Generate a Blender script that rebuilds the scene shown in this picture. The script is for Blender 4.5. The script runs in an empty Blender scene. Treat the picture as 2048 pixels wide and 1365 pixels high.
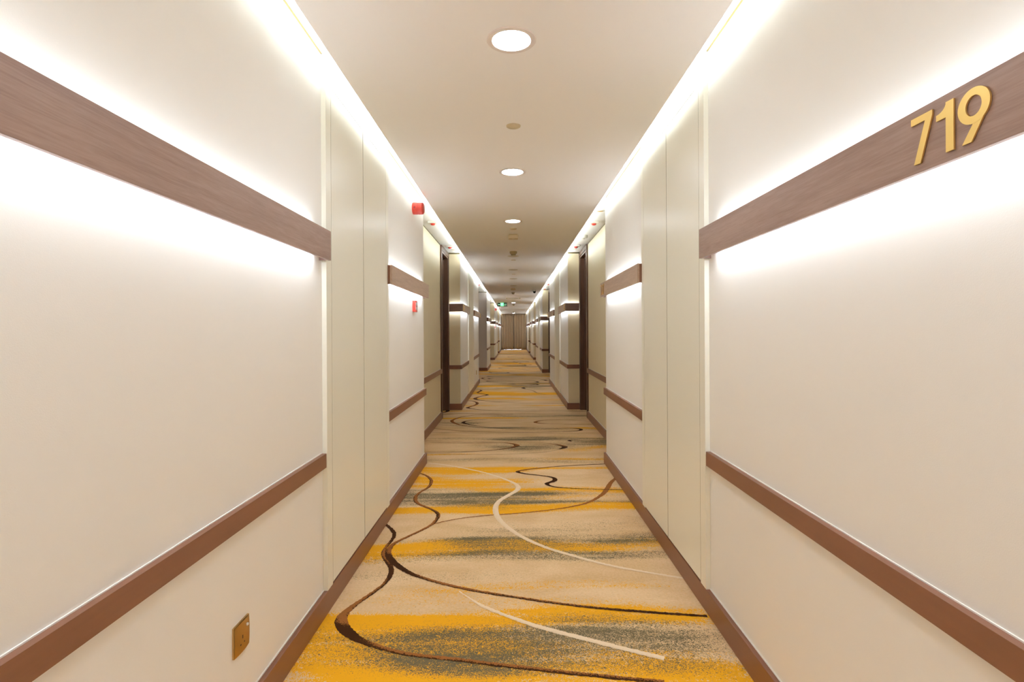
import bpy, bmesh, math, random
from mathutils import Vector, Matrix
random.seed(7)
S = bpy.context.scene
COL = S.collection

# ---------------------------------------------------------------- camera, world, exposure
cd = bpy.data.cameras.new('camera'); cam = bpy.data.objects.new('camera', cd); COL.objects.link(cam)
cd.sensor_width = 36.0; cd.lens = 1090 / 2048 * 36
cd.shift_x = -3.5 / 2048; cd.shift_y = -19.5 / 2048
cd.clip_start = 0.05; cd.clip_end = 100
cam.matrix_world = Matrix.Translation((0, 0, 1.15)) @ Matrix.Rotation(math.radians(90), 4, 'X') @ Matrix.Rotation(-0.0053, 4, 'Z')
S.camera = cam
w = bpy.data.worlds.new('world'); S.world = w; w.use_nodes = True
w.node_tree.nodes['Background'].inputs[0].default_value = (0.80, 0.86, 1.0, 1)
w.node_tree.nodes['Background'].inputs[1].default_value = 1.6
vs = S.view_settings
vs.view_transform = 'Standard'; vs.look = 'None'; vs.gamma = 1.0; vs.use_curve_mapping = False
vs.exposure = 0.53
S.cycles.diffuse_bounces = 8; S.cycles.max_bounces = 12; S.cycles.sample_clamp_indirect = 4.0
S.cycles.use_denoising = True

LED_COVE = 52.0        # emission of the cove strips
LED_DOWN = 16.0        # wall lights, lower diffuser
LED_UP = 9.5          # wall lights, upper diffuser
DISC = 52.0            # round downlights

# ---------------------------------------------------------------- helpers
def tag(o, label=None, cat=None, group=None, kind=None):
    if label: o['label'] = label
    if cat: o['category'] = cat
    if group: o['group'] = group
    if kind: o['kind'] = kind
    return o

def srgb(r, g, b):
    f = lambda c: (c / 255 / 12.92) if c / 255 <= 0.04045 else ((c / 255 + 0.055) / 1.055) ** 2.4
    return (f(r), f(g), f(b), 1)

class MB:
    """collects shapes and links them as one mesh object"""
    def __init__(s): s.v = []; s.f = []; s.m = []; s.sm = []
    def add(s, vs, fs, m=0, smooth=False):
        n = len(s.v); s.v += [tuple(p) for p in vs]
        for f in fs: s.f.append([i + n for i in f]); s.m.append(m); s.sm.append(smooth)
        return s
    def box(s, x0, x1, y0, y1, z0, z1, m=0):
        x0, x1 = sorted((x0, x1)); y0, y1 = sorted((y0, y1)); z0, z1 = sorted((z0, z1))
        return s.add([(x0,y0,z0),(x1,y0,z0),(x1,y1,z0),(x0,y1,z0),(x0,y0,z1),(x1,y0,z1),(x1,y1,z1),(x0,y1,z1)],
                     [(0,3,2,1),(4,5,6,7),(0,1,5,4),(1,2,6,5),(2,3,7,6),(3,0,4,7)], m)
    def lathe(s, prof, seg=40, M=None, m=0, smooth=True):
        """prof: (radius, height) pairs about z"""
        M = M or Matrix.Identity(4); vs = []; fs = []
        for r, z in prof:
            for k in range(seg):
                a = 2 * math.pi * k / seg; vs.append(M @ Vector((r * math.cos(a), r * math.sin(a), z)))
        for i in range(len(prof) - 1):
            for k in range(seg):
                a = i * seg + k; b = i * seg + (k + 1) % seg
                fs.append((a, b, b + seg, a + seg))
        if prof[0][0] > 1e-6: fs.append(tuple(range(seg))[::-1])
        if prof[-1][0] > 1e-6: fs.append(tuple((len(prof) - 1) * seg + k for k in range(seg)))
        return s.add(vs, fs, m, smooth)
    def prism(s, pts, d0, d1, M=None, m=0):
        """polygon pts (u,v) extruded from d0 to d1 along local z"""
        M = M or Matrix.Identity(4); n = len(pts)
        vs = [M @ Vector((u, v, d0)) for u, v in pts] + [M @ Vector((u, v, d1)) for u, v in pts]
        fs = [tuple(range(n))[::-1], tuple(range(n, 2 * n))] + [(i, (i + 1) % n, (i + 1) % n + n, i + n) for i in range(n)]
        return s.add(vs, fs, m)
    def build(s, name, mats, parent=None, bevel=0, loc=None):
        me = bpy.data.meshes.new(name)
        L = Vector(loc) if loc else Vector((0, 0, 0))
        me.from_pydata([tuple(Vector(p) - L) for p in s.v], [], s.f)
        mats = mats if isinstance(mats, (list, tuple)) else [mats]
        for mt in mats: me.materials.append(mt)
        for p, mi, sm in zip(me.polygons, s.m, s.sm): p.material_index = mi; p.use_smooth = sm
        bm = bmesh.new(); bm.from_mesh(me); bmesh.ops.recalc_face_normals(bm, faces=bm.faces); bm.to_mesh(me); bm.free()
        me.update()
        o = bpy.data.objects.new(name, me); COL.objects.link(o); o.location = L
        if parent: o.parent = parent
        if any(s.sm):
            for e in me.edges: pass
            try:
                me.set_sharp_from_angle(angle=math.radians(38))
            except Exception: pass
        if bevel:
            b = o.modifiers.new('bevel', 'BEVEL'); b.width = bevel; b.segments = 2; b.limit_method = 'ANGLE'
        return o

def empty(name, loc):
    o = bpy.data.objects.new(name, None); COL.objects.link(o); o.location = loc; o.empty_display_size = 0.1
    return o
def adopt(root, *objs):
    """put parts (built in world space) under their thing"""
    for o in objs:
        o.parent = root; o.matrix_parent_inverse = Matrix.Translation(-Vector(root.location))
def copy_tree(o, loc):
    c = o.copy(); COL.objects.link(c); c.location = loc
    for ch in list(o.children):
        d = ch.copy(); COL.objects.link(d); d.parent = c
        for g in list(ch.children):
            e = g.copy(); COL.objects.link(e); e.parent = d
    return c

# ---------------------------------------------------------------- materials
def mat(name, col, rough=0.6, metal=0.0, spec=0.5, emit=None, strength=0, coat=0):
    m = bpy.data.materials.new(name); m.use_nodes = True
    b = m.node_tree.nodes['Principled BSDF']
    b.inputs['Base Color'].default_value = col; b.inputs['Roughness'].default_value = rough
    b.inputs['Metallic'].default_value = metal; b.inputs['Specular IOR Level'].default_value = spec
    if coat: b.inputs['Coat Weight'].default_value = coat; b.inputs['Coat Roughness'].default_value = 0.15
    if emit: b.inputs['Emission Color'].default_value = emit; b.inputs['Emission Strength'].default_value = strength
    return m
def nd(m, t, **k):
    n = m.node_tree.nodes.new(t)
    for a, b in k.items(): setattr(n, a, b)
    return n
def ln(m, a, b): m.node_tree.links.new(a, b)
def bump_noise(m, scale, strength, dist=0.001, stretch=(1, 1, 1), colvar=0.0):
    b = m.node_tree.nodes['Principled BSDF']
    tc = nd(m, 'ShaderNodeTexCoord'); mp = nd(m, 'ShaderNodeMapping'); mp.inputs['Scale'].default_value = stretch
    n = nd(m, 'ShaderNodeTexNoise'); n.inputs['Scale'].default_value = scale; n.inputs['Detail'].default_value = 4
    ln(m, tc.outputs['Object'], mp.inputs[0]); ln(m, mp.outputs[0], n.inputs['Vector'])
    bp = nd(m, 'ShaderNodeBump'); bp.inputs['Strength'].default_value = strength; bp.inputs['Distance'].default_value = dist
    ln(m, n.outputs[0], bp.inputs['Height']); ln(m, bp.outputs[0], b.inputs['Normal'])
    if colvar:
        n2 = nd(m, 'ShaderNodeTexNoise'); n2.inputs['Scale'].default_value = 1.3; n2.inputs['Detail'].default_value = 2
        ln(m, tc.outputs['Object'], n2.inputs['Vector'])
        mx = nd(m, 'ShaderNodeMix', data_type='RGBA'); c = b.inputs['Base Color'].default_value
        mx.inputs[6].default_value = c; mx.inputs[7].default_value = (c[0]*(1-colvar), c[1]*(1-colvar), c[2]*(1-colvar*1.2), 1)
        ln(m, n2.outputs[0], mx.inputs[0]); ln(m, mx.outputs[2], b.inputs['Base Color'])
def wood(name, dark, light, along='Y', rough=0.42, scale=1.0, grain=1.0):
    m = mat(name, light, rough)
    b = m.node_tree.nodes['Principled BSDF']
    tc = nd(m, 'ShaderNodeTexCoord'); mp = nd(m, 'ShaderNodeMapping')
    s = {'X': (1.2, 22, 22), 'Y': (22, 1.2, 22), 'Z': (22, 22, 1.2)}[along]
    mp.inputs['Scale'].default_value = [q * scale for q in s]
    n = nd(m, 'ShaderNodeTexNoise'); n.inputs['Scale'].default_value = 1.5; n.inputs['Detail'].default_value = 6
    n.inputs['Roughness'].default_value = 0.6; n.inputs['Distortion'].default_value = 0.7
    wv = nd(m, 'ShaderNodeTexNoise'); wv.inputs['Scale'].default_value = 9; wv.inputs['Detail'].default_value = 4
    ln(m, tc.outputs['Object'], mp.inputs[0]); ln(m, mp.outputs[0], n.inputs['Vector']); ln(m, mp.outputs[0], wv.inputs['Vector'])
    mx = nd(m, 'ShaderNodeMath', operation='MULTIPLY_ADD'); mx.inputs[1].default_value = 0.45; mx.inputs[2].default_value = 0
    ln(m, wv.outputs[0], mx.inputs[0])
    ad = nd(m, 'ShaderNodeMath', operation='MULTIPLY_ADD'); ad.inputs[1].default_value = 0.75
    ln(m, n.outputs[0], ad.inputs[0]); ln(m, mx.outputs[0], ad.inputs[2])
    cr = nd(m, 'ShaderNodeValToRGB'); cr.color_ramp.elements[0].position = 0.6 - 0.18 * grain; cr.color_ramp.elements[0].color = dark
    cr.color_ramp.elements[1].position = 0.6 + 0.12 * grain; cr.color_ramp.elements[1].color = light
    ln(m, ad.outputs[0], cr.inputs[0]); ln(m, cr.outputs[0], b.inputs['Base Color'])
    bp = nd(m, 'ShaderNodeBump'); bp.inputs['Strength'].default_value = 0.25; bp.inputs['Distance'].default_value = 0.0006
    ln(m, ad.outputs[0], bp.inputs['Height']); ln(m, bp.outputs[0], b.inputs['Normal'])
    return m
def emitter(name, col, strength):
    m = mat(name, (0.8, 0.8, 0.8, 1), 0.5, emit=col, strength=strength)
    return m

WARM = (0.91, 1.0, 1.0, 1); WARM2 = (0.89, 1.0, 1.10, 1)
M = {}
M['wall'] = mat('wallpaper', srgb(242, 240, 235), 0.75, spec=0.25); bump_noise(M['wall'], 420, 0.25, 0.0006)
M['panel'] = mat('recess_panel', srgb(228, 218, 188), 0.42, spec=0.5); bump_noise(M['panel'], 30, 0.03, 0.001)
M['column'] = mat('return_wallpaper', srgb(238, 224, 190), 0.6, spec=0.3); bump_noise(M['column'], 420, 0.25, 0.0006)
M['gap'] = mat('shadow_gap', srgb(92, 78, 34), 0.7)
M['cab'] = mat('cream_laminate', srgb(244, 243, 230), 0.32, spec=0.5); bump_noise(M['cab'], 300, 0.05, 0.0004)
M['cabedge_shade'] = mat('laminate_edge_shade', srgb(128, 118, 88), 0.6)  # door edge faces coloured dark so the gaps read as shadow lines
M['cabseam'] = mat('seam', srgb(84, 76, 54), 0.7)  # dark backing colour stands in for the shadow inside the door gaps
M['lilac'] = mat('lilac_veneer', srgb(206, 196, 192), 0.5); bump_noise(M['lilac'], 60, 0.1, 0.001, (6, 6, 0.4), 0.12)
M['ceil'] = mat('ceiling_paint', srgb(247, 244, 241), 0.7, spec=0.25)
M['soffit'] = mat('soffit_paint', srgb(243, 241, 236), 0.85, spec=0.15)
M['caulk'] = mat('white_caulk', srgb(245, 243, 238), 0.5)
M['board'] = wood('sconce_oak', srgb(138, 108, 96), srgb(158, 130, 118), 'Y', 0.4, 1.6)
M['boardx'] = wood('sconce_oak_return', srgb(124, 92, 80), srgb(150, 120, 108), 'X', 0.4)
M['board2'] = wood('sconce_oak_pale', srgb(166, 138, 118), srgb(188, 162, 142), 'Y', 0.4, 0.8)
M['rail'] = wood('rail_veneer', srgb(122, 80, 60), srgb(132, 88, 66), 'Y', 0.38, 0.6, 2)
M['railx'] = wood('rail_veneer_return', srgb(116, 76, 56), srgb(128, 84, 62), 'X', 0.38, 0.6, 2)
M['door'] = wood('door_walnut', srgb(48, 28, 14), srgb(66, 40, 24), 'Z', 0.28, 0.8)
M['casing'] = wood('casing_walnut', srgb(62, 38, 22), srgb(90, 58, 38), 'Z', 0.42, 0.8)
M['gold'] = mat('brushed_gold', srgb(238, 204, 130), 0.28, 0.95)
M['goldp'] = mat('gold_plate', srgb(186, 150, 92), 0.38, 0.85)
M['dark'] = mat('dark_hole', (0.01, 0.01, 0.01, 1), 0.6)
M['white'] = mat('white_plastic', srgb(240, 238, 230), 0.35)
M['cream'] = mat('cream_plastic', srgb(212, 196, 164), 0.4)
M['beige'] = mat('beige_detector', srgb(184, 166, 124), 0.45)
M['red'] = mat('red_plastic', srgb(205, 66, 52), 0.35)
M['redd'] = mat('dark_red_plastic', srgb(150, 26, 22), 0.35)
M['glass'] = mat('call_glass', srgb(225, 225, 225), 0.1)
M['black'] = mat('black_plastic', (0.012, 0.012, 0.012, 1), 0.12)
M['ring'] = mat('light_trim', srgb(232, 222, 216), 0.45)
M['disc'] = emitter('downlight_lamp', (0.92, 1.0, 1.12, 1), DISC)
M['off'] = mat('unlit_diffuser', srgb(205, 192, 170), 0.6)
M['cove'] = emitter('cove_led', WARM, LED_COVE)
M['covedim'] = emitter('cove_led_dim', WARM, LED_COVE * 0.6)
M['up'] = emitter('sconce_led_upper', WARM2, LED_UP)
M['down'] = emitter('sconce_led_lower', (0.89, 1.0, 1.13, 1), LED_DOWN)
M['curtain'] = mat('curtain_fabric', srgb(146, 124, 98), 0.8, spec=0.2); bump_noise(M['curtain'], 500, 0.3, 0.0006)
M['sign_black'] = mat('sign_black', srgb(20, 22, 10), 0.3)
M['sign_green'] = emitter('sign_green', (0.02, 0.75, 0.28, 1), 1.2)
M['sign_pale'] = emitter('sign_pale', (0.35, 1.0, 0.55, 1), 1.0)
M['frame'] = mat('window_frame', srgb(200, 200, 198), 0.4)
pane = mat('window_glass', (1, 1, 1, 1), 0.0); pane.node_tree.nodes['Principled BSDF'].inputs['Transmission Weight'].default_value = 1.0
M['pane'] = pane

# carpet: beige pile with dithered amber and grey weft bands (densities stored per vertex)
def carpet():
    m = mat('carpet', (0.5, 0.4, 0.3, 1), 0.95, spec=0.1)
    b = m.node_tree.nodes['Principled BSDF']
    tc = nd(m, 'ShaderNodeTexCoord')
    def noise(scale, detail, dist, stretch, rough=0.5):
        mp = nd(m, 'ShaderNodeMapping'); mp.inputs['Scale'].default_value = stretch
        n = nd(m, 'ShaderNodeTexNoise'); n.inputs['Scale'].default_value = scale; n.inputs['Detail'].default_value = detail
        n.inputs['Distortion'].default_value = dist; n.inputs['Roughness'].default_value = rough
        ln(m, tc.outputs['Object'], mp.inputs[0]); ln(m, mp.outputs[0], n.inputs['Vector']); return n
    st = noise(1.0, 3, 0.4, (1.3, 16, 1)); st2 = noise(1.0, 3, 0.4, (1.1, 11, 3))
    def mask(attr, n, streak, soft=0.045, gain=0.5):
        """share of coloured tufts = stored density, drawn out in weft streaks"""
        a = nd(m, 'ShaderNodeAttribute', attribute_name=attr)
        f = nd(m, 'ShaderNodeMath', operation='MULTIPLY_ADD'); f.inputs[1].default_value = 1.9; f.inputs[2].default_value = 0.0
        ln(m, streak.outputs[0], f.inputs[0])
        p = nd(m, 'ShaderNodeMath', operation='MULTIPLY'); ln(m, a.outputs['Fac'], p.inputs[0]); ln(m, f.outputs[0], p.inputs[1])
        k = nd(m, 'ShaderNodeMath', operation='MULTIPLY_ADD'); k.inputs[1].default_value = gain; k.inputs[2].default_value = 0.5 - gain * 0.5
        ln(m, p.outputs[0], k.inputs[0])
        s = nd(m, 'ShaderNodeMath', operation='SUBTRACT'); ln(m, k.outputs[0], s.inputs[0]); ln(m, n.outputs[0], s.inputs[1])
        r = nd(m, 'ShaderNodeMapRange'); r.inputs['From Min'].default_value = -soft; r.inputs['From Max'].default_value = soft
        ln(m, s.outputs[0], r.inputs['Value']); return r
    n1 = noise(95, 1.5, 1.8, (1, 1, 1)); n2 = noise(110, 1.5, 2.4, (1.0, 1.2, 1)); n3 = noise(2.2, 3, 0.3, (1, 2.2, 1)); n4 = noise(90, 2, 0.5, (1, 1, 1))
    base = nd(m, 'ShaderNodeMix', data_type='RGBA'); base.inputs[6].default_value = srgb(202, 168, 124); base.inputs[7].default_value = srgb(224, 194, 154)
    cr = nd(m, 'ShaderNodeMapRange'); cr.inputs['From Min'].default_value = 0.35; cr.inputs['From Max'].default_value = 0.65
    mixn = nd(m, 'ShaderNodeMath', operation='MULTIPLY_ADD'); mixn.inputs[1].default_value = 0.35
    ln(m, n4.outputs[0], mixn.inputs[0]); k2 = nd(m, 'ShaderNodeMath', operation='MULTIPLY'); k2.inputs[1].default_value = 0.65
    ln(m, n3.outputs[0], k2.inputs[0]); ln(m, k2.outputs[0], mixn.inputs[2]); ln(m, mixn.outputs[0], cr.inputs['Value'])
    ln(m, cr.outputs[0], base.inputs[0])
    my = mask('amber', n1, st); mg = mask('grey', n2, st2)
    yel = nd(m, 'ShaderNodeMix', data_type='RGBA'); yel.inputs[7].default_value = srgb(222, 160, 30)
    ln(m, my.outputs[0], yel.inputs[0]); ln(m, base.outputs[2], yel.inputs[6])
    gr = nd(m, 'ShaderNodeMix', data_type='RGBA'); gr.inputs[7].default_value = srgb(100, 90, 66)
    ln(m, mg.outputs[0], gr.inputs[0]); ln(m, yel.outputs[2], gr.inputs[6])
    ln(m, gr.outputs[2], b.inputs['Base Color'])
    bp = nd(m, 'ShaderNodeBump'); bp.inputs['Strength'].default_value = 0.35; bp.inputs['Distance'].default_value = 0.002
    n5 = noise(600, 2, 0, (1, 1, 1)); ln(m, n5.outputs[0], bp.inputs['Height']); ln(m, bp.outputs[0], b.inputs['Normal'])
    return m
M['carpet'] = carpet()
def pile_line(name, c0, c1):
    m = mat(name, c0, 0.95, spec=0.1); b = m.node_tree.nodes['Principled BSDF']
    a = nd(m, 'ShaderNodeAttribute', attribute_name='tone'); tc = nd(m, 'ShaderNodeTexCoord')
    n = nd(m, 'ShaderNodeTexNoise'); n.inputs['Scale'].default_value = 160; n.inputs['Detail'].default_value = 2
    ln(m, tc.outputs['Object'], n.inputs['Vector'])
    s = nd(m, 'ShaderNodeMath', operation='SUBTRACT'); ln(m, a.outputs['Fac'], s.inputs[0]); ln(m, n.outputs[0], s.inputs[1])
    r = nd(m, 'ShaderNodeMapRange'); r.inputs['From Min'].default_value = -0.04; r.inputs['From Max'].default_value = 0.04
    ln(m, s.outputs[0], r.inputs['Value'])
    mx = nd(m, 'ShaderNodeMix', data_type='RGBA'); mx.inputs[6].default_value = c0; mx.inputs[7].default_value = c1
    ln(m, r.outputs[0], mx.inputs[0]); ln(m, mx.outputs[2], b.inputs['Base Color'])
    return m
M['line_b'] = pile_line('brown_pile', srgb(140, 88, 44), srgb(58, 32, 10))
M['line_w'] = pile_line('pale_pile', srgb(228, 206, 176), srgb(220, 196, 164))
M['line_g'] = pile_line('grey_pile', srgb(158, 128, 92), srgb(126, 108, 80))

# ---------------------------------------------------------------- plan of the corridor (metres, camera at 0,0,1.15 looking along +Y)
END = 33.4; BACK = -2.2
ZC = 2.23; ZS = 2.306; ZW = 2.287       # slab, soffit, wall top
HB = 0.092                               # skirting height
G = {-1: dict(wall=0.784, rec=0.965, slab=0.708), 1: dict(wall=0.798, rec=0.981, slab=0.725)}
RUNS = {-1: [(BACK, 4.745), (8.0, 12.2), (15.88, 18.1), (21.9, 26.6), (28.7, END)],
         1: [(BACK, 4.725), (8.0, 12.1), (15.1, 19.7), (21.9, 26.2), (28.5, END)]}
CABS = {-1: [(2.227, 3.334), (9.29, 10.4), (23.2, 24.3), (30.0, 31.1)],
         1: [(2.222, 3.316), (9.29, 10.4), (16.4, 17.5), (23.2, 24.3), (29.8, 30.9)]}
DOORS = {-1: [(7.17, 8.0), (21.05, 21.9), (27.87, 28.7)], 1: [(7.17, 8.0), (14.27, 15.1), (21.07, 21.9), (27.67, 28.5)]}
LOBBY = (12.2, 15.88)

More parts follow.
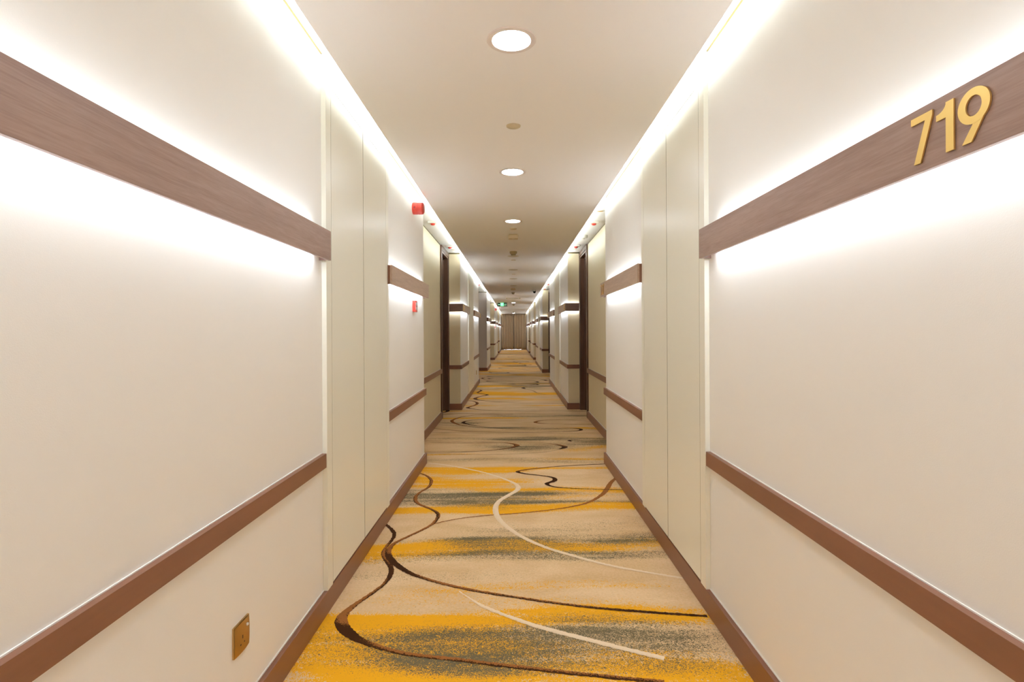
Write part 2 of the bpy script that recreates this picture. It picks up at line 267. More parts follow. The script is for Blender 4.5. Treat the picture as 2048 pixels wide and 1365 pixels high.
# carpet drawing: weave lines (x, y, width, darkness) and dithered bands, metres on the floor
CURVES = [
 ('b', [(-0.778,3.257,1.0,0.9),(-0.771,3.249,1.0,0.9),(-0.761,3.237,1.0,0.9),(-0.75,3.221,1.0,0.9),(-0.736,3.2,1.0,0.9),(-0.72,3.175,1.1,0.9),(-0.707,3.151,1.1,0.9),(-0.696,3.129,1.1,0.9),(-0.688,3.108,1.1,0.9),(-0.682,3.085,1.1,0.9),(-0.679,3.058,1.0,0.9),(-0.677,3.029,1.0,0.8),(-0.678,3.0,0.9,0.7),(-0.681,2.966,0.9,0.6),(-0.685,2.933,0.9,0.4),(-0.688,2.902,0.9,0.3),(-0.688,2.875,0.9,0.2),(-0.687,2.851,1.0,0.2),(-0.683,2.826,1.0,0.2),(-0.675,2.8,1.0,0.2),(-0.664,2.774,1.1,0.3),(-0.651,2.746,1.1,0.4),(-0.635,2.717,1.1,0.5),(-0.618,2.687,1.2,0.7),(-0.605,2.659,1.2,0.8),(-0.596,2.631,1.2,0.8),(-0.591,2.604,1.1,0.8),(-0.589,2.577,1.1,0.8),(-0.589,2.547,1.1,0.7),(-0.591,2.518,1.0,0.6),(-0.596,2.489,1.0,0.5),(-0.603,2.461,1.0,0.5),(-0.613,2.434,1.0,0.4),(-0.624,2.408,1.0,0.4),(-0.636,2.381,1.0,0.4),(-0.648,2.356,1.0,0.3),(-0.659,2.332,1.1,0.3),(-0.67,2.307,1.2,0.2),(-0.68,2.283,1.3,0.2),(-0.688,2.26,1.5,0.1),(-0.694,2.236,1.7,0.1),(-0.697,2.213,2.0,0.1),(-0.698,2.193,2.2,0.1),(-0.696,2.175,2.3,0.2),(-0.691,2.16,2.4,0.3),(-0.684,2.144,2.4,0.5),(-0.675,2.129,2.4,0.7),(-0.665,2.114,2.4,0.9),(-0.652,2.098,2.3,1.0),(-0.635,2.08,2.2,1.0),(-0.618,2.063,2.0,1.0),(-0.599,2.046,1.8,0.9),(-0.581,2.032,1.6,0.8),(-0.561,2.02,1.4,0.7),(-0.541,2.008,1.3,0.6),(-0.518,1.996,1.2,0.5),(-0.495,1.985,1.1,0.5),(-0.47,1.974,1.1,0.4),(-0.445,1.963,1.1,0.4),(-0.42,1.953,1.0,0.4),(-0.386,1.943,1.0,0.3),(-0.338,1.932,1.0,0.3),(-0.284,1.922,1.0,0.3),(-0.23,1.912,1.0,0.3),(-0.178,1.902,1.0,0.4),(-0.128,1.891,1.0,0.4),(-0.078,1.881,1.0,0.4),(-0.028,1.871,1.0,0.4),(0.021,1.861,1.0,0.4),(0.069,1.851,1.0,0.5),(0.118,1.842,1.0,0.5),(0.165,1.833,1.0,0.5),(0.211,1.825,1.0,0.5),(0.259,1.817,1.0,0.5),(0.304,1.809,1.0,0.5),(0.35,1.801,1.0,0.5),(0.402,1.793,1.0,0.5),(0.451,1.785,1.0,0.5),(0.486,1.779,1,0.5)]),
 ('b', [(-0.784,4.44,0.8,0.2),(-0.761,4.417,0.9,0.2),(-0.731,4.385,0.9,0.2),(-0.702,4.347,1.0,0.2),(-0.678,4.302,1.1,0.2),(-0.656,4.254,1.2,0.3),(-0.641,4.202,1.2,0.3),(-0.634,4.143,1.2,0.3),(-0.632,4.084,1.1,0.3),(-0.636,4.029,1.1,0.3),(-0.647,3.981,1.1,0.3),(-0.663,3.938,1.0,0.2),(-0.676,3.896,1.0,0.2),(-0.684,3.853,1.1,0.2),(-0.689,3.812,1.2,0.2),(-0.687,3.771,1.3,0.2),(-0.679,3.726,1.3,0.2),(-0.666,3.683,1.3,0.2),(-0.647,3.644,1.2,0.2),(-0.62,3.609,1.1,0.2),(-0.59,3.58,1.0,0.2),(-0.561,3.55,1.0,0.3),(-0.534,3.518,1.0,0.4),(-0.51,3.487,1.1,0.5),(-0.492,3.456,1.2,0.6),(-0.481,3.426,1.2,0.6),(-0.476,3.397,1.2,0.6),(-0.475,3.365,1.2,0.6),(-0.478,3.326,1.1,0.5),(-0.484,3.285,1.1,0.4),(-0.494,3.246,1.0,0.3),(-0.509,3.21,1.0,0.2),(-0.527,3.176,1.0,0.2),(-0.547,3.142,1.0,0.2),(-0.569,3.106,1.0,0.2),(-0.591,3.07,1.0,0.2),(-0.612,3.036,1.0,0.2),(-0.631,3.005,1.0,0.2),(-0.647,2.977,1.0,0.2),(-0.658,2.948,1.1,0.2),(-0.664,2.916,1.2,0.2),(-0.665,2.884,1.4,0.2),(-0.663,2.853,1.5,0.3),(-0.658,2.825,1.6,0.5),(-0.649,2.799,1.7,0.7),(-0.638,2.772,1.8,0.8),(-0.623,2.744,1.8,0.9),(-0.605,2.716,1.7,0.9),(-0.585,2.688,1.6,0.9),(-0.559,2.657,1.5,0.9),(-0.532,2.626,1.4,0.9),(-0.504,2.599,1.3,0.9),(-0.478,2.576,1.2,0.8),(-0.451,2.556,1.1,0.6),(-0.422,2.537,1.0,0.5),(-0.389,2.516,1.0,0.4),(-0.354,2.496,1.0,0.4),(-0.315,2.476,1.0,0.3),(-0.271,2.454,1.0,0.4),(-0.224,2.433,1.0,0.4),(-0.174,2.413,1.0,0.4),(-0.119,2.393,1.0,0.4),(-0.062,2.373,0.9,0.5),(-0.004,2.355,0.9,0.5),(0.057,2.335,0.9,0.5),(0.118,2.316,0.9,0.5),(0.177,2.299,0.9,0.5),(0.236,2.283,0.9,0.5),(0.292,2.269,0.9,0.6),(0.351,2.256,0.9,0.6),(0.416,2.244,0.9,0.7),(0.481,2.233,0.9,0.7),(0.549,2.222,0.9,0.8),(0.632,2.209,0.9,0.8),(0.714,2.197,0.8,0.8),(0.771,2.189,0.8,0.8)]),
 ('b', [(-0.51,3.225,0.4,0.0),(-0.494,3.242,0.4,0.0),(-0.471,3.265,0.5,0.0),(-0.442,3.289,0.5,0.0),(-0.406,3.312,0.5,0.0),(-0.364,3.334,0.5,0.0),(-0.319,3.355,0.5,0.0),(-0.27,3.373,0.5,0.0),(-0.218,3.389,0.5,0.0),(-0.163,3.403,0.5,0.0),(-0.101,3.416,0.5,0.0),(-0.038,3.427,0.6,0.0),(0.025,3.44,0.6,0.0),(0.086,3.455,0.6,0.0),(0.145,3.472,0.7,0.0),(0.203,3.491,0.7,0.0),(0.264,3.513,0.7,0.0),(0.323,3.538,0.8,0.0),(0.376,3.565,0.8,0.0),(0.423,3.592,0.8,0.0),(0.463,3.62,0.9,0.0),(0.501,3.656,1.0,0.0),(0.542,3.707,1.2,0.0),(0.58,3.765,1.3,0.0),(0.614,3.822,1.5,0.0),(0.64,3.876,1.6,0.0),(0.66,3.928,1.7,0.0),(0.678,3.977,1.7,0.0),(0.695,4.025,1.7,0.0),(0.709,4.07,1.6,0.0),(0.727,4.117,1.5,0.0),(0.754,4.176,1.4,0.0),(0.784,4.235,1.3,0.0),(0.806,4.278,1.2,0)]),
 ('w', [(-0.751,4.764,0.5,0.3),(-0.709,4.747,0.6,0.3),(-0.651,4.722,0.6,0.3),(-0.592,4.692,0.7,0.3),(-0.533,4.656,0.7,0.3),(-0.475,4.615,0.8,0.3),(-0.415,4.571,0.8,0.3),(-0.351,4.522,0.8,0.3),(-0.287,4.471,0.9,0.3),(-0.227,4.416,0.9,0.3),(-0.168,4.35,1.0,0.3),(-0.114,4.283,1.0,0.3),(-0.068,4.221,1.1,0.3),(-0.031,4.167,1.2,0.3),(-0.002,4.119,1.3,0.3),(0.017,4.073,1.4,0.3),(0.027,4.029,1.5,0.3),(0.028,3.988,1.6,0.3),(0.021,3.946,1.6,0.3),(0.003,3.9,1.6,0.3),(-0.022,3.855,1.5,0.3),(-0.047,3.809,1.5,0.3),(-0.071,3.761,1.5,0.3),(-0.094,3.715,1.5,0.3),(-0.11,3.667,1.5,0.3),(-0.12,3.615,1.5,0.3),(-0.124,3.565,1.6,0.3),(-0.124,3.513,1.6,0.3),(-0.12,3.459,1.6,0.3),(-0.113,3.405,1.5,0.3),(-0.101,3.351,1.5,0.3),(-0.085,3.296,1.4,0.3),(-0.065,3.241,1.4,0.3),(-0.04,3.186,1.3,0.3),(-0.01,3.128,1.3,0.3),(0.022,3.072,1.2,0.3),(0.056,3.02,1.2,0.3),(0.092,2.973,1.2,0.3),(0.128,2.931,1.1,0.3),(0.167,2.89,1.1,0.3),(0.214,2.848,1.1,0.3),(0.263,2.809,1.0,0.3),(0.313,2.771,1.0,0.3),(0.364,2.733,1.0,0.3),(0.415,2.697,0.9,0.3),(0.468,2.665,0.9,0.3),(0.524,2.635,0.9,0.3),(0.581,2.609,0.8,0.3),(0.639,2.583,0.8,0.3),(0.712,2.553,0.8,0.3),(0.784,2.524,0.8,0.3),(0.834,2.505,0.8,0.3)]),
 ('w', [(-0.25,2.414,0.2,0.3),(-0.234,2.392,0.2,0.3),(-0.211,2.364,0.3,0.3),(-0.187,2.336,0.4,0.3),(-0.167,2.312,0.5,0.3),(-0.146,2.289,0.7,0.3),(-0.12,2.265,0.8,0.3),(-0.084,2.236,0.9,0.3),(-0.044,2.206,0.9,0.3),(-0.004,2.178,1.0,0.3),(0.036,2.151,1.0,0.3),(0.076,2.126,1.1,0.3),(0.12,2.101,1.1,0.3),(0.172,2.074,1.1,0.3),(0.226,2.048,1.1,0.3),(0.275,2.024,1.1,0.3),(0.314,2.005,1.1,0.3),(0.347,1.989,1.1,0.3),(0.384,1.971,1.1,0.3),(0.434,1.948,1.1,0.3),(0.485,1.924,1.1,0.3),(0.521,1.908,1.1,0.3)]),
 ('b', [(0.927,4.72,0.6,0.8),(0.893,4.716,0.6,0.8),(0.843,4.71,0.6,0.8),(0.775,4.7,0.6,0.8),(0.676,4.685,0.6,0.8),(0.561,4.667,0.6,0.8),(0.456,4.647,0.6,0.7),(0.364,4.623,0.6,0.6),(0.284,4.597,0.6,0.4),(0.214,4.572,0.7,0.3),(0.154,4.548,0.8,0.3),(0.106,4.526,0.9,0.2),(0.069,4.505,1.0,0.3),(0.043,4.486,1.2,0.4),(0.028,4.469,1.5,0.6),(0.025,4.451,1.6,0.8),(0.035,4.43,1.5,0.9),(0.056,4.41,1.4,0.9),(0.085,4.389,1.2,0.9),(0.127,4.368,1.1,0.8),(0.177,4.348,1.0,0.7),(0.22,4.328,1.0,0.7),(0.254,4.309,1.1,0.7),(0.281,4.291,1.3,0.8),(0.301,4.27,1.5,0.9),(0.311,4.242,1.6,0.9),(0.313,4.213,1.7,0.9),(0.308,4.184,1.8,0.9),(0.287,4.155,1.8,0.9),(0.26,4.128,1.7,0.9),(0.243,4.103,1.6,0.9),(0.243,4.08,1.4,0.9),(0.252,4.059,1.2,0.9),(0.268,4.04,1.0,0.9),(0.289,4.021,0.9,0.9),(0.317,4.004,0.8,0.8),(0.359,3.989,0.7,0.8),(0.42,3.975,0.6,0.8),(0.492,3.963,0.5,0.8),(0.573,3.952,0.5,0.8),(0.677,3.941,0.5,0.8),(0.786,3.932,0.5,0.8),(0.863,3.926,0.5,0.8)]),
 ('b', [(-0.946,5.687,0.4,0.5),(-0.877,5.668,0.4,0.5),(-0.783,5.643,0.5,0.5),(-0.686,5.624,0.5,0.5),(-0.589,5.615,0.5,0.5),(-0.491,5.612,0.5,0.5),(-0.398,5.612,0.5,0.5),(-0.309,5.614,0.5,0.5),(-0.228,5.619,0.6,0.4),(-0.16,5.619,0.7,0.4),(-0.109,5.612,0.8,0.4),(-0.074,5.601,1.0,0.3),(-0.045,5.584,1.2,0.3),(-0.015,5.56,1.5,0.3),(0.007,5.532,1.8,0.3),(0.022,5.505,2.0,0.3),(0.026,5.481,2.1,0.4),(0.022,5.458,2.1,0.4),(0.012,5.434,2.0,0.5),(-0.003,5.408,1.8,0.5),(-0.023,5.381,1.5,0.5),(-0.052,5.354,1.2,0.5),(-0.094,5.326,1.0,0.5),(-0.143,5.299,0.8,0.6),(-0.195,5.274,0.7,0.6),(-0.249,5.252,0.6,0.6),(-0.305,5.233,0.6,0.7),(-0.371,5.217,0.6,0.7),(-0.455,5.205,0.6,0.7),(-0.546,5.197,0.5,0.7),(-0.634,5.191,0.5,0.7),(-0.723,5.191,0.5,0.7),(-0.807,5.194,0.5,0.7),(-0.865,5.197,0.5,0.7)]),
 ('g', [(-0.956,5.75,0.5,0.3),(-0.865,5.733,0.5,0.3),(-0.738,5.71,0.4,0.3),(-0.598,5.692,0.4,0.3),(-0.435,5.684,0.4,0.3),(-0.263,5.681,0.4,0.3),(-0.113,5.675,0.4,0.3),(0.004,5.665,0.4,0.3),(0.097,5.654,0.4,0.3),(0.176,5.639,0.4,0.3),(0.249,5.615,0.4,0.3),(0.306,5.588,0.4,0.3),(0.344,5.569,0.4,0.3)]),
 ('b', [(0.344,5.569,0.3,0.0),(0.367,5.555,0.5,0.1),(0.397,5.535,0.7,0.2),(0.425,5.513,1.0,0.3),(0.45,5.487,1.4,0.4),(0.473,5.461,1.7,0.4),(0.489,5.435,2.0,0.5),(0.497,5.413,2.1,0.6),(0.5,5.392,2.1,0.8),(0.495,5.37,2.0,0.9),(0.477,5.343,1.6,0.9),(0.453,5.315,1.2,0.9),(0.435,5.296,0.8,0.9)]),
 ('g', [(0.435,5.296,0.4,0.3),(0.41,5.266,0.4,0.3),(0.372,5.225,0.4,0.3),(0.32,5.189,0.4,0.3),(0.249,5.16,0.4,0.3),(0.166,5.136,0.4,0.3),(0.072,5.116,0.4,0.3),(-0.039,5.098,0.4,0.3),(-0.157,5.084,0.4,0.3),(-0.274,5.078,0.4,0.3),(-0.397,5.082,0.4,0.3),(-0.517,5.093,0.4,0.3),(-0.624,5.105,0.4,0.3),(-0.72,5.121,0.4,0.3),(-0.801,5.137,0.4,0.3),(-0.857,5.149,0.4,0.3)]),
 ('b', [(0.689,5.755,0.3,0.9),(0.666,5.75,0.4,0.9),(0.635,5.742,0.5,0.9),(0.608,5.733,0.7,0.9),(0.59,5.724,1.0,0.9),(0.577,5.716,1.3,0.9),(0.571,5.705,1.5,0.9),(0.576,5.689,1.4,0.9),(0.587,5.673,1.2,0.9),(0.596,5.661,1,0.9)]),
 ('b', [(0.993,7.43,0.3,0.7),(0.856,7.454,0.3,0.7),(0.668,7.486,0.4,0.7),(0.492,7.514,0.4,0.7),(0.353,7.534,0.4,0.7),(0.232,7.55,0.4,0.7),(0.109,7.561,0.4,0.7),(-0.027,7.569,0.4,0.6),(-0.159,7.572,0.5,0.5),(-0.277,7.566,0.5,0.4),(-0.376,7.547,0.5,0.3),(-0.456,7.519,0.6,0.2),(-0.529,7.483,0.6,0.2),(-0.598,7.439,0.7,0.2),(-0.656,7.389,0.8,0.2),(-0.705,7.327,0.9,0.2),(-0.749,7.241,1.1,0.2),(-0.782,7.147,1.3,0.2),(-0.8,7.063,1.5,0.2),(-0.801,6.996,1.6,0.2),(-0.788,6.939,1.6,0.2),(-0.768,6.882,1.6,0.2),(-0.741,6.819,1.4,0.2),(-0.708,6.758,1.2,0.3),(-0.668,6.702,1.0,0.3),(-0.623,6.654,0.9,0.4),(-0.573,6.613,0.8,0.4),(-0.51,6.574,0.7,0.5),(-0.428,6.532,0.7,0.5),(-0.336,6.493,0.6,0.6),(-0.237,6.459,0.6,0.6),(-0.13,6.428,0.6,0.6),(-0.019,6.403,0.5,0.6),(0.091,6.388,0.5,0.6),(0.206,6.388,0.5,0.6),(0.318,6.398,0.5,0.6),(0.419,6.409,0.5,0.6),(0.506,6.421,0.5,0.6),(0.578,6.434,0.6,0.7),(0.64,6.439,0.7,0.7),(0.693,6.43,0.9,0.7),(0.733,6.414,1.2,0.8),(0.761,6.393,1.4,0.8),(0.777,6.366,1.5,0.8),(0.781,6.336,1.6,0.9),(0.772,6.309,1.6,0.9),(0.753,6.283,1.4,0.9),(0.723,6.261,1.1,0.8),(0.673,6.241,0.8,0.8),(0.596,6.224,0.7,0.8),(0.503,6.209,0.6,0.7),(0.405,6.197,0.6,0.7),(0.305,6.186,0.6,0.7),(0.202,6.179,0.6,0.7),(0.088,6.178,0.6,0.7),(-0.051,6.187,0.6,0.7),(-0.199,6.203,0.6,0.6),(-0.335,6.224,0.6,0.6),(-0.455,6.249,0.6,0.5),(-0.561,6.279,0.6,0.4),(-0.662,6.315,0.6,0.4),(-0.774,6.368,0.6,0.4),(-0.879,6.426,0.6,0.5),(-0.954,6.468,0.6,0.5)]),
 ('b', [(-0.358,7.115,0.2,0.9),(-0.397,7.109,0.3,0.9),(-0.451,7.099,0.4,0.9),(-0.501,7.082,0.5,0.9),(-0.545,7.055,0.6,0.9),(-0.583,7.02,0.8,1.0),(-0.613,6.984,1.0,1.0),(-0.633,6.945,1.3,1.0),(-0.644,6.905,1.6,1.0),(-0.644,6.865,1.8,1.0),(-0.629,6.823,1.6,1.0),(-0.604,6.783,1.3,0.9),(-0.569,6.739,1.0,0.9),(-0.524,6.689,0.8,0.9),(-0.471,6.638,0.6,0.9),(-0.41,6.59,0.5,0.9),(-0.329,6.542,0.4,0.9),(-0.243,6.499,0.3,0.9),(-0.183,6.47,0.3,0.9)]),
 ('b', [(1.036,6.881,0.5,0.3),(0.978,6.911,0.5,0.3),(0.897,6.952,0.5,0.2),(0.814,6.988,0.5,0.2),(0.735,7.018,0.5,0.2),(0.657,7.042,0.5,0.2),(0.582,7.055,0.6,0.2),(0.506,7.05,0.7,0.2),(0.435,7.034,0.7,0.2),(0.375,7.01,0.9,0.2),(0.327,6.976,1.2,0.2),(0.291,6.936,1.6,0.2),(0.269,6.899,1.8,0.2),(0.264,6.865,1.8,0.2),(0.273,6.835,1.8,0.2),(0.295,6.807,1.6,0.2),(0.333,6.782,1.3,0.2),(0.382,6.76,1.0,0.2),(0.441,6.742,0.7,0.2),(0.508,6.727,0.6,0.2),(0.581,6.716,0.6,0.2),(0.667,6.708,0.6,0.2),(0.787,6.7,0.6,0.2),(0.916,6.694,0.5,0.3),(1.007,6.69,0.5,0.3)]),
 ('g', [(-0.943,6.751,0.4,0.3),(-0.892,6.723,0.4,0.3),(-0.822,6.686,0.5,0.3),(-0.754,6.652,0.5,0.3),(-0.687,6.626,0.5,0.3),(-0.623,6.604,0.4,0.3),(-0.579,6.589,0.4,0.3)]),
 ('g', [(-0.939,6.224,0.5,0.3),(-0.871,6.212,0.5,0.3),(-0.772,6.195,0.4,0.3),(-0.648,6.176,0.4,0.3),(-0.489,6.155,0.4,0.3),(-0.31,6.133,0.4,0.3),(-0.121,6.117,0.4,0.3),(0.092,6.11,0.4,0.3),(0.31,6.108,0.4,0.3),(0.503,6.11,0.4,0.3),(0.67,6.116,0.4,0.3),(0.808,6.126,0.4,0.3),(0.902,6.132,0.4,0.3)]),
 ('b', [(-0.795,9.076,0.4,0.2),(-0.763,9.054,0.5,0.2),(-0.719,9.021,0.6,0.2),(-0.679,8.975,0.8,0.2),(-0.643,8.912,1.0,0.3),(-0.612,8.839,1.3,0.4),(-0.592,8.763,1.4,0.5),(-0.586,8.681,1.4,0.5),(-0.59,8.599,1.3,0.4),(-0.601,8.521,1.2,0.3),(-0.623,8.444,1.2,0.3),(-0.65,8.374,1.2,0.3),(-0.672,8.314,1.2,0.3),(-0.689,8.27,1.3,0.4),(-0.702,8.238,1.5,0.6),(-0.702,8.205,1.6,0.7),(-0.689,8.168,1.4,0.8),(-0.665,8.133,1.1,0.9),(-0.627,8.094,0.9,0.9),(-0.576,8.047,0.8,0.9),(-0.512,7.998,0.7,0.8),(-0.426,7.954,0.6,0.7),(-0.313,7.912,0.5,0.7),(-0.181,7.875,0.5,0.7),(-0.02,7.847,0.5,0.7),(0.196,7.831,0.5,0.7),(0.434,7.824,0.5,0.7),(0.645,7.813,0.5,0.7),(0.822,7.793,0.5,0.7),(0.965,7.77,0.5,0.7),(1.063,7.753,0.5,0.7)]),
 ('b', [(-0.681,10.706,0.8,0.7),(-0.664,10.678,1.0,0.7),(-0.643,10.636,1.2,0.8),(-0.633,10.57,1.3,0.8),(-0.651,10.46,1.3,0.7),(-0.678,10.333,1.3,0.5),(-0.686,10.221,1.3,0.4),(-0.657,10.136,1.2,0.5),(-0.611,10.068,1.1,0.6),(-0.569,10.005,1.0,0.7),(-0.528,9.949,1.1,0.8),(-0.491,9.9,1.3,0.9),(-0.479,9.841,1.4,0.9),(-0.511,9.759,1.3,0.7),(-0.565,9.671,1.2,0.5),(-0.61,9.582,1.1,0.3),(-0.642,9.492,1.3,0.3),(-0.666,9.405,1.7,0.4),(-0.67,9.321,1.8,0.5),(-0.654,9.24,1.6,0.6),(-0.621,9.166,1.2,0.7),(-0.564,9.091,0.9,0.7),(-0.477,9.011,0.7,0.7),(-0.37,8.934,0.7,0.6),(-0.248,8.864,0.6,0.6),(-0.111,8.799,0.5,0.6),(0.037,8.743,0.5,0.6),(0.201,8.697,0.5,0.6),(0.416,8.661,0.5,0.6),(0.642,8.635,0.5,0.6),(0.8,8.618,0.5,0.6)]),
 ('b', [(0.892,11.232,0.3,0.8),(0.767,11.242,0.3,0.8),(0.597,11.254,0.4,0.8),(0.453,11.254,0.5,0.8),(0.358,11.236,0.6,0.8),(0.291,11.208,0.8,0.8),(0.24,11.172,1.0,0.8),(0.204,11.13,1.4,0.8),(0.184,11.083,1.8,0.9),(0.177,11.029,2.0,0.9),(0.187,10.958,1.9,0.9),(0.208,10.884,1.5,0.9),(0.224,10.832,1.3,0.9)]),
 ('g', [(0.224,10.832,0.4,0.3),(0.266,10.74,0.6,0.3),(0.322,10.614,0.8,0.3),(0.368,10.488,0.9,0.3),(0.391,10.366,0.9,0.3),(0.404,10.248,0.9,0.3),(0.425,10.139,0.8,0.3),(0.457,10.037,0.7,0.3),(0.495,9.946,0.7,0.3),(0.547,9.866,0.6,0.3),(0.634,9.79,0.6,0.3),(0.732,9.727,0.5,0.3),(0.801,9.684,0.5,0.3)]),
 ('b', [(-1.03,8.013,0.8,1.0),(-1.011,7.994,1.1,1.0),(-0.987,7.968,1.4,1.0),(-0.969,7.936,1.6,1.0),(-0.961,7.898,1.6,1.0),(-0.959,7.857,1.5,1.0),(-0.965,7.817,1.3,1.0),(-0.982,7.774,1.1,1.0),(-1.006,7.733,0.9,0.9),(-1.023,7.704,0.7,0.9)]),
 ('b', [(-1.012,7.524,0.7,0.3),(-0.981,7.545,0.7,0.3),(-0.937,7.573,0.8,0.2),(-0.886,7.596,0.8,0.2),(-0.832,7.61,0.7,0.2),(-0.773,7.62,0.6,0.3),(-0.694,7.623,0.5,0.3),(-0.581,7.618,0.4,0.4),(-0.452,7.606,0.4,0.4),(-0.33,7.593,0.4,0.5),(-0.208,7.577,0.4,0.5),(-0.097,7.56,0.4,0.5),(-0.02,7.548,0.4,0.5)]),
 ('b', [(0.423,13.299,0.3,0.9),(0.483,13.211,0.3,0.9),(0.564,13.092,0.4,0.9),(0.634,12.978,0.6,0.9),(0.689,12.874,1.1,0.9),(0.732,12.777,1.7,1.0),(0.754,12.702,2.0,1.0),(0.74,12.654,1.7,1.0),(0.706,12.628,1.1,1.0),(0.68,12.611,0.7,1)]),
 ('b', [(0.135,11.907,0.3,0.9),(0.19,11.908,0.3,0.9),(0.266,11.908,0.4,0.9),(0.337,11.896,0.6,0.9),(0.408,11.865,1.1,0.9),(0.472,11.824,1.7,1.0),(0.499,11.783,2.0,1.0),(0.459,11.74,1.7,1.0),(0.385,11.699,1.1,1.0),(0.331,11.67,0.6,1)]),
 ('b', [(-0.109,11.963,0.5,0.9),(-0.065,11.932,0.9,0.9),(-0.01,11.89,1.4,0.9),(0.017,11.851,1.6,0.9),(-0.012,11.813,1.3,0.9),(-0.066,11.778,0.8,1.0),(-0.107,11.754,0.4,1)]),
 ('b', [(-0.723,13.556,0.6,0.5),(-0.745,13.513,0.9,0.5),(-0.774,13.452,1.2,0.5),(-0.786,13.373,1.4,0.5),(-0.768,13.258,1.3,0.5),(-0.734,13.13,0.9,0.5),(-0.695,13.033,0.7,0.5),(-0.647,12.983,0.6,0.5),(-0.595,12.962,0.5,0.5),(-0.558,12.95,0.5,0.5)]),
 ('b', [(-0.486,13.407,0.4,0.5),(-0.534,13.361,0.8,0.6),(-0.594,13.297,1.3,0.7),(-0.627,13.233,1.5,0.7),(-0.603,13.163,1.3,0.7),(-0.554,13.095,0.8,0.6),(-0.518,13.048,0.5,0.5)]),
 ('b', [(-0.558,15.393,0.4,0.5),(-0.605,15.407,0.6,0.6),(-0.667,15.422,0.8,0.7),(-0.702,15.403,1.0,0.7),(-0.685,15.318,1.0,0.7),(-0.643,15.204,1.0,0.6),(-0.612,15.122,1,0.5)]),
]
BANDS = [
 ('y',-0.766,2.153,0.545,2.205,0.055,1.3),
 ('y',-0.833,2.007,-0.229,1.903,0.078,0.7),
 ('y',-0.52,1.876,0.636,1.808,0.052,0.55),
 ('y',-0.004,1.985,0.583,1.866,0.076,0.5),
 ('y',-0.742,1.877,-0.504,1.817,0.035,0.45),
 ('y',-0.62,2.09,-0.247,2.057,0.059,0.6),
 ('y',-0.243,2.434,0.435,2.478,0.037,0.5),
 ('y',-0.467,2.358,0.267,2.294,0.046,0.3),
 ('y',-0.779,2.819,-0.432,2.87,0.072,1.0),
 ('y',-0.632,2.91,-0.061,2.94,0.059,0.9),
 ('y',-0.173,2.875,0.751,2.95,0.075,0.7),
 ('y',-0.799,3.49,-0.209,3.506,0.059,1.0),
 ('y',-0.073,3.576,0.866,3.561,0.074,1.0),
 ('y',-0.791,4.565,-0.125,4.495,0.098,1.0),
 ('y',-0.734,4.234,-0.133,4.163,0.096,0.95),
 ('y',-0.763,4.031,-0.48,4.054,0.045,0.7),
 ('y',-0.079,3.937,0.831,3.921,0.063,0.9),
 ('y',-0.061,3.76,0.443,3.776,0.049,0.5),
 ('y',-0.001,4.534,0.757,4.589,0.036,0.8),
 ('y',0.483,4.921,0.823,4.872,0.049,0.6),
 ('y',-0.823,5.097,-0.563,5.108,0.027,0.8),
 ('g',-0.248,2.072,0.56,2.05,0.102,1.0),
 ('g',-0.639,2.019,-0.081,1.946,0.081,0.5),
 ('g',-0.08,1.921,0.506,1.855,0.061,0.7),
 ('g',-0.673,1.889,-0.076,1.825,0.041,0.35),
 ('g',-0.778,2.59,-0.203,2.539,0.054,0.42),
 ('g',-0.636,2.772,0.217,2.801,0.053,0.75),
 ('g',-0.673,2.99,-0.121,3.007,0.025,0.4),
 ('g',-0.065,3.169,0.836,3.281,0.089,0.5),
 ('g',-0.177,2.947,0.83,3.025,0.085,0.95),
 ('g',-0.003,2.777,0.77,2.807,0.043,0.8),
 ('g',-0.794,3.797,0.043,3.832,0.13,1.0),
 ('g',-0.759,3.632,-0.215,3.601,0.072,0.6),
 ('g',-0.002,3.858,0.809,3.819,0.04,0.45),
 ('g',-0.002,3.679,0.776,3.665,0.037,0.95),
 ('g',-0.769,4.883,0.808,4.897,0.057,0.65),
 ('g',-0.001,4.771,0.787,4.769,0.047,0.5),
 ('g',-0.713,5.843,0.182,5.844,0.061,0.7),
 ('g',0.083,5.846,0.948,5.724,0.109,0.9),
 ('g',-0.016,5.405,0.917,5.536,0.177,0.8),
 ('g',-0.386,5.435,-0.016,5.426,0.087,0.35),
 ('y',0.659,5.282,0.895,5.403,0.093,0.6),
 ('y',0.684,5.881,0.961,5.798,0.061,0.4),
 ('g',-0.521,6.574,0.306,6.334,0.074,0.55),
 ('g',-0.018,6.496,0.905,6.376,0.074,0.5),
 ('y',0.842,6.47,0.967,6.423,0.062,0.8),
 ('y',-0.956,7.241,-0.08,7.212,0.054,0.8),
 ('g',-0.741,6.847,-0.624,6.843,0.139,0.8),
 ('g',-0.145,7.388,0.982,7.349,0.08,0.9),
 ('y',-1.038,7.865,-0.782,7.856,0.046,0.7),
 ('g',0.048,7.974,1.056,7.899,0.056,0.5),
 ('y',-0.767,8.421,-0.453,8.462,0.053,0.7),
 ('y',0.365,8.398,0.784,8.445,0.053,0.7),
 ('y',-0.759,10.043,0.796,10.031,0.119,0.9),
 ('y',-0.494,9.237,0.755,9.134,0.175,0.45),
 ('y',-0.762,11.374,0.032,11.333,0.095,1.1),
 ('g',-0.695,10.931,0.441,10.962,0.248,0.7),
 ('y',-0.721,10.759,-0.209,10.785,0.172,0.5),
 ('g',-0.776,11.589,0.751,11.41,0.117,0.5),
 ('y',-0.905,14.652,0.918,13.928,0.151,0.8),
 ('g',-0.808,12.722,0.834,12.673,0.143,0.45),
 ('g',-0.435,11.981,0.784,11.913,0.169,0.35),
 ('y',-0.846,15.883,0.905,15.755,0.222,0.6),
]

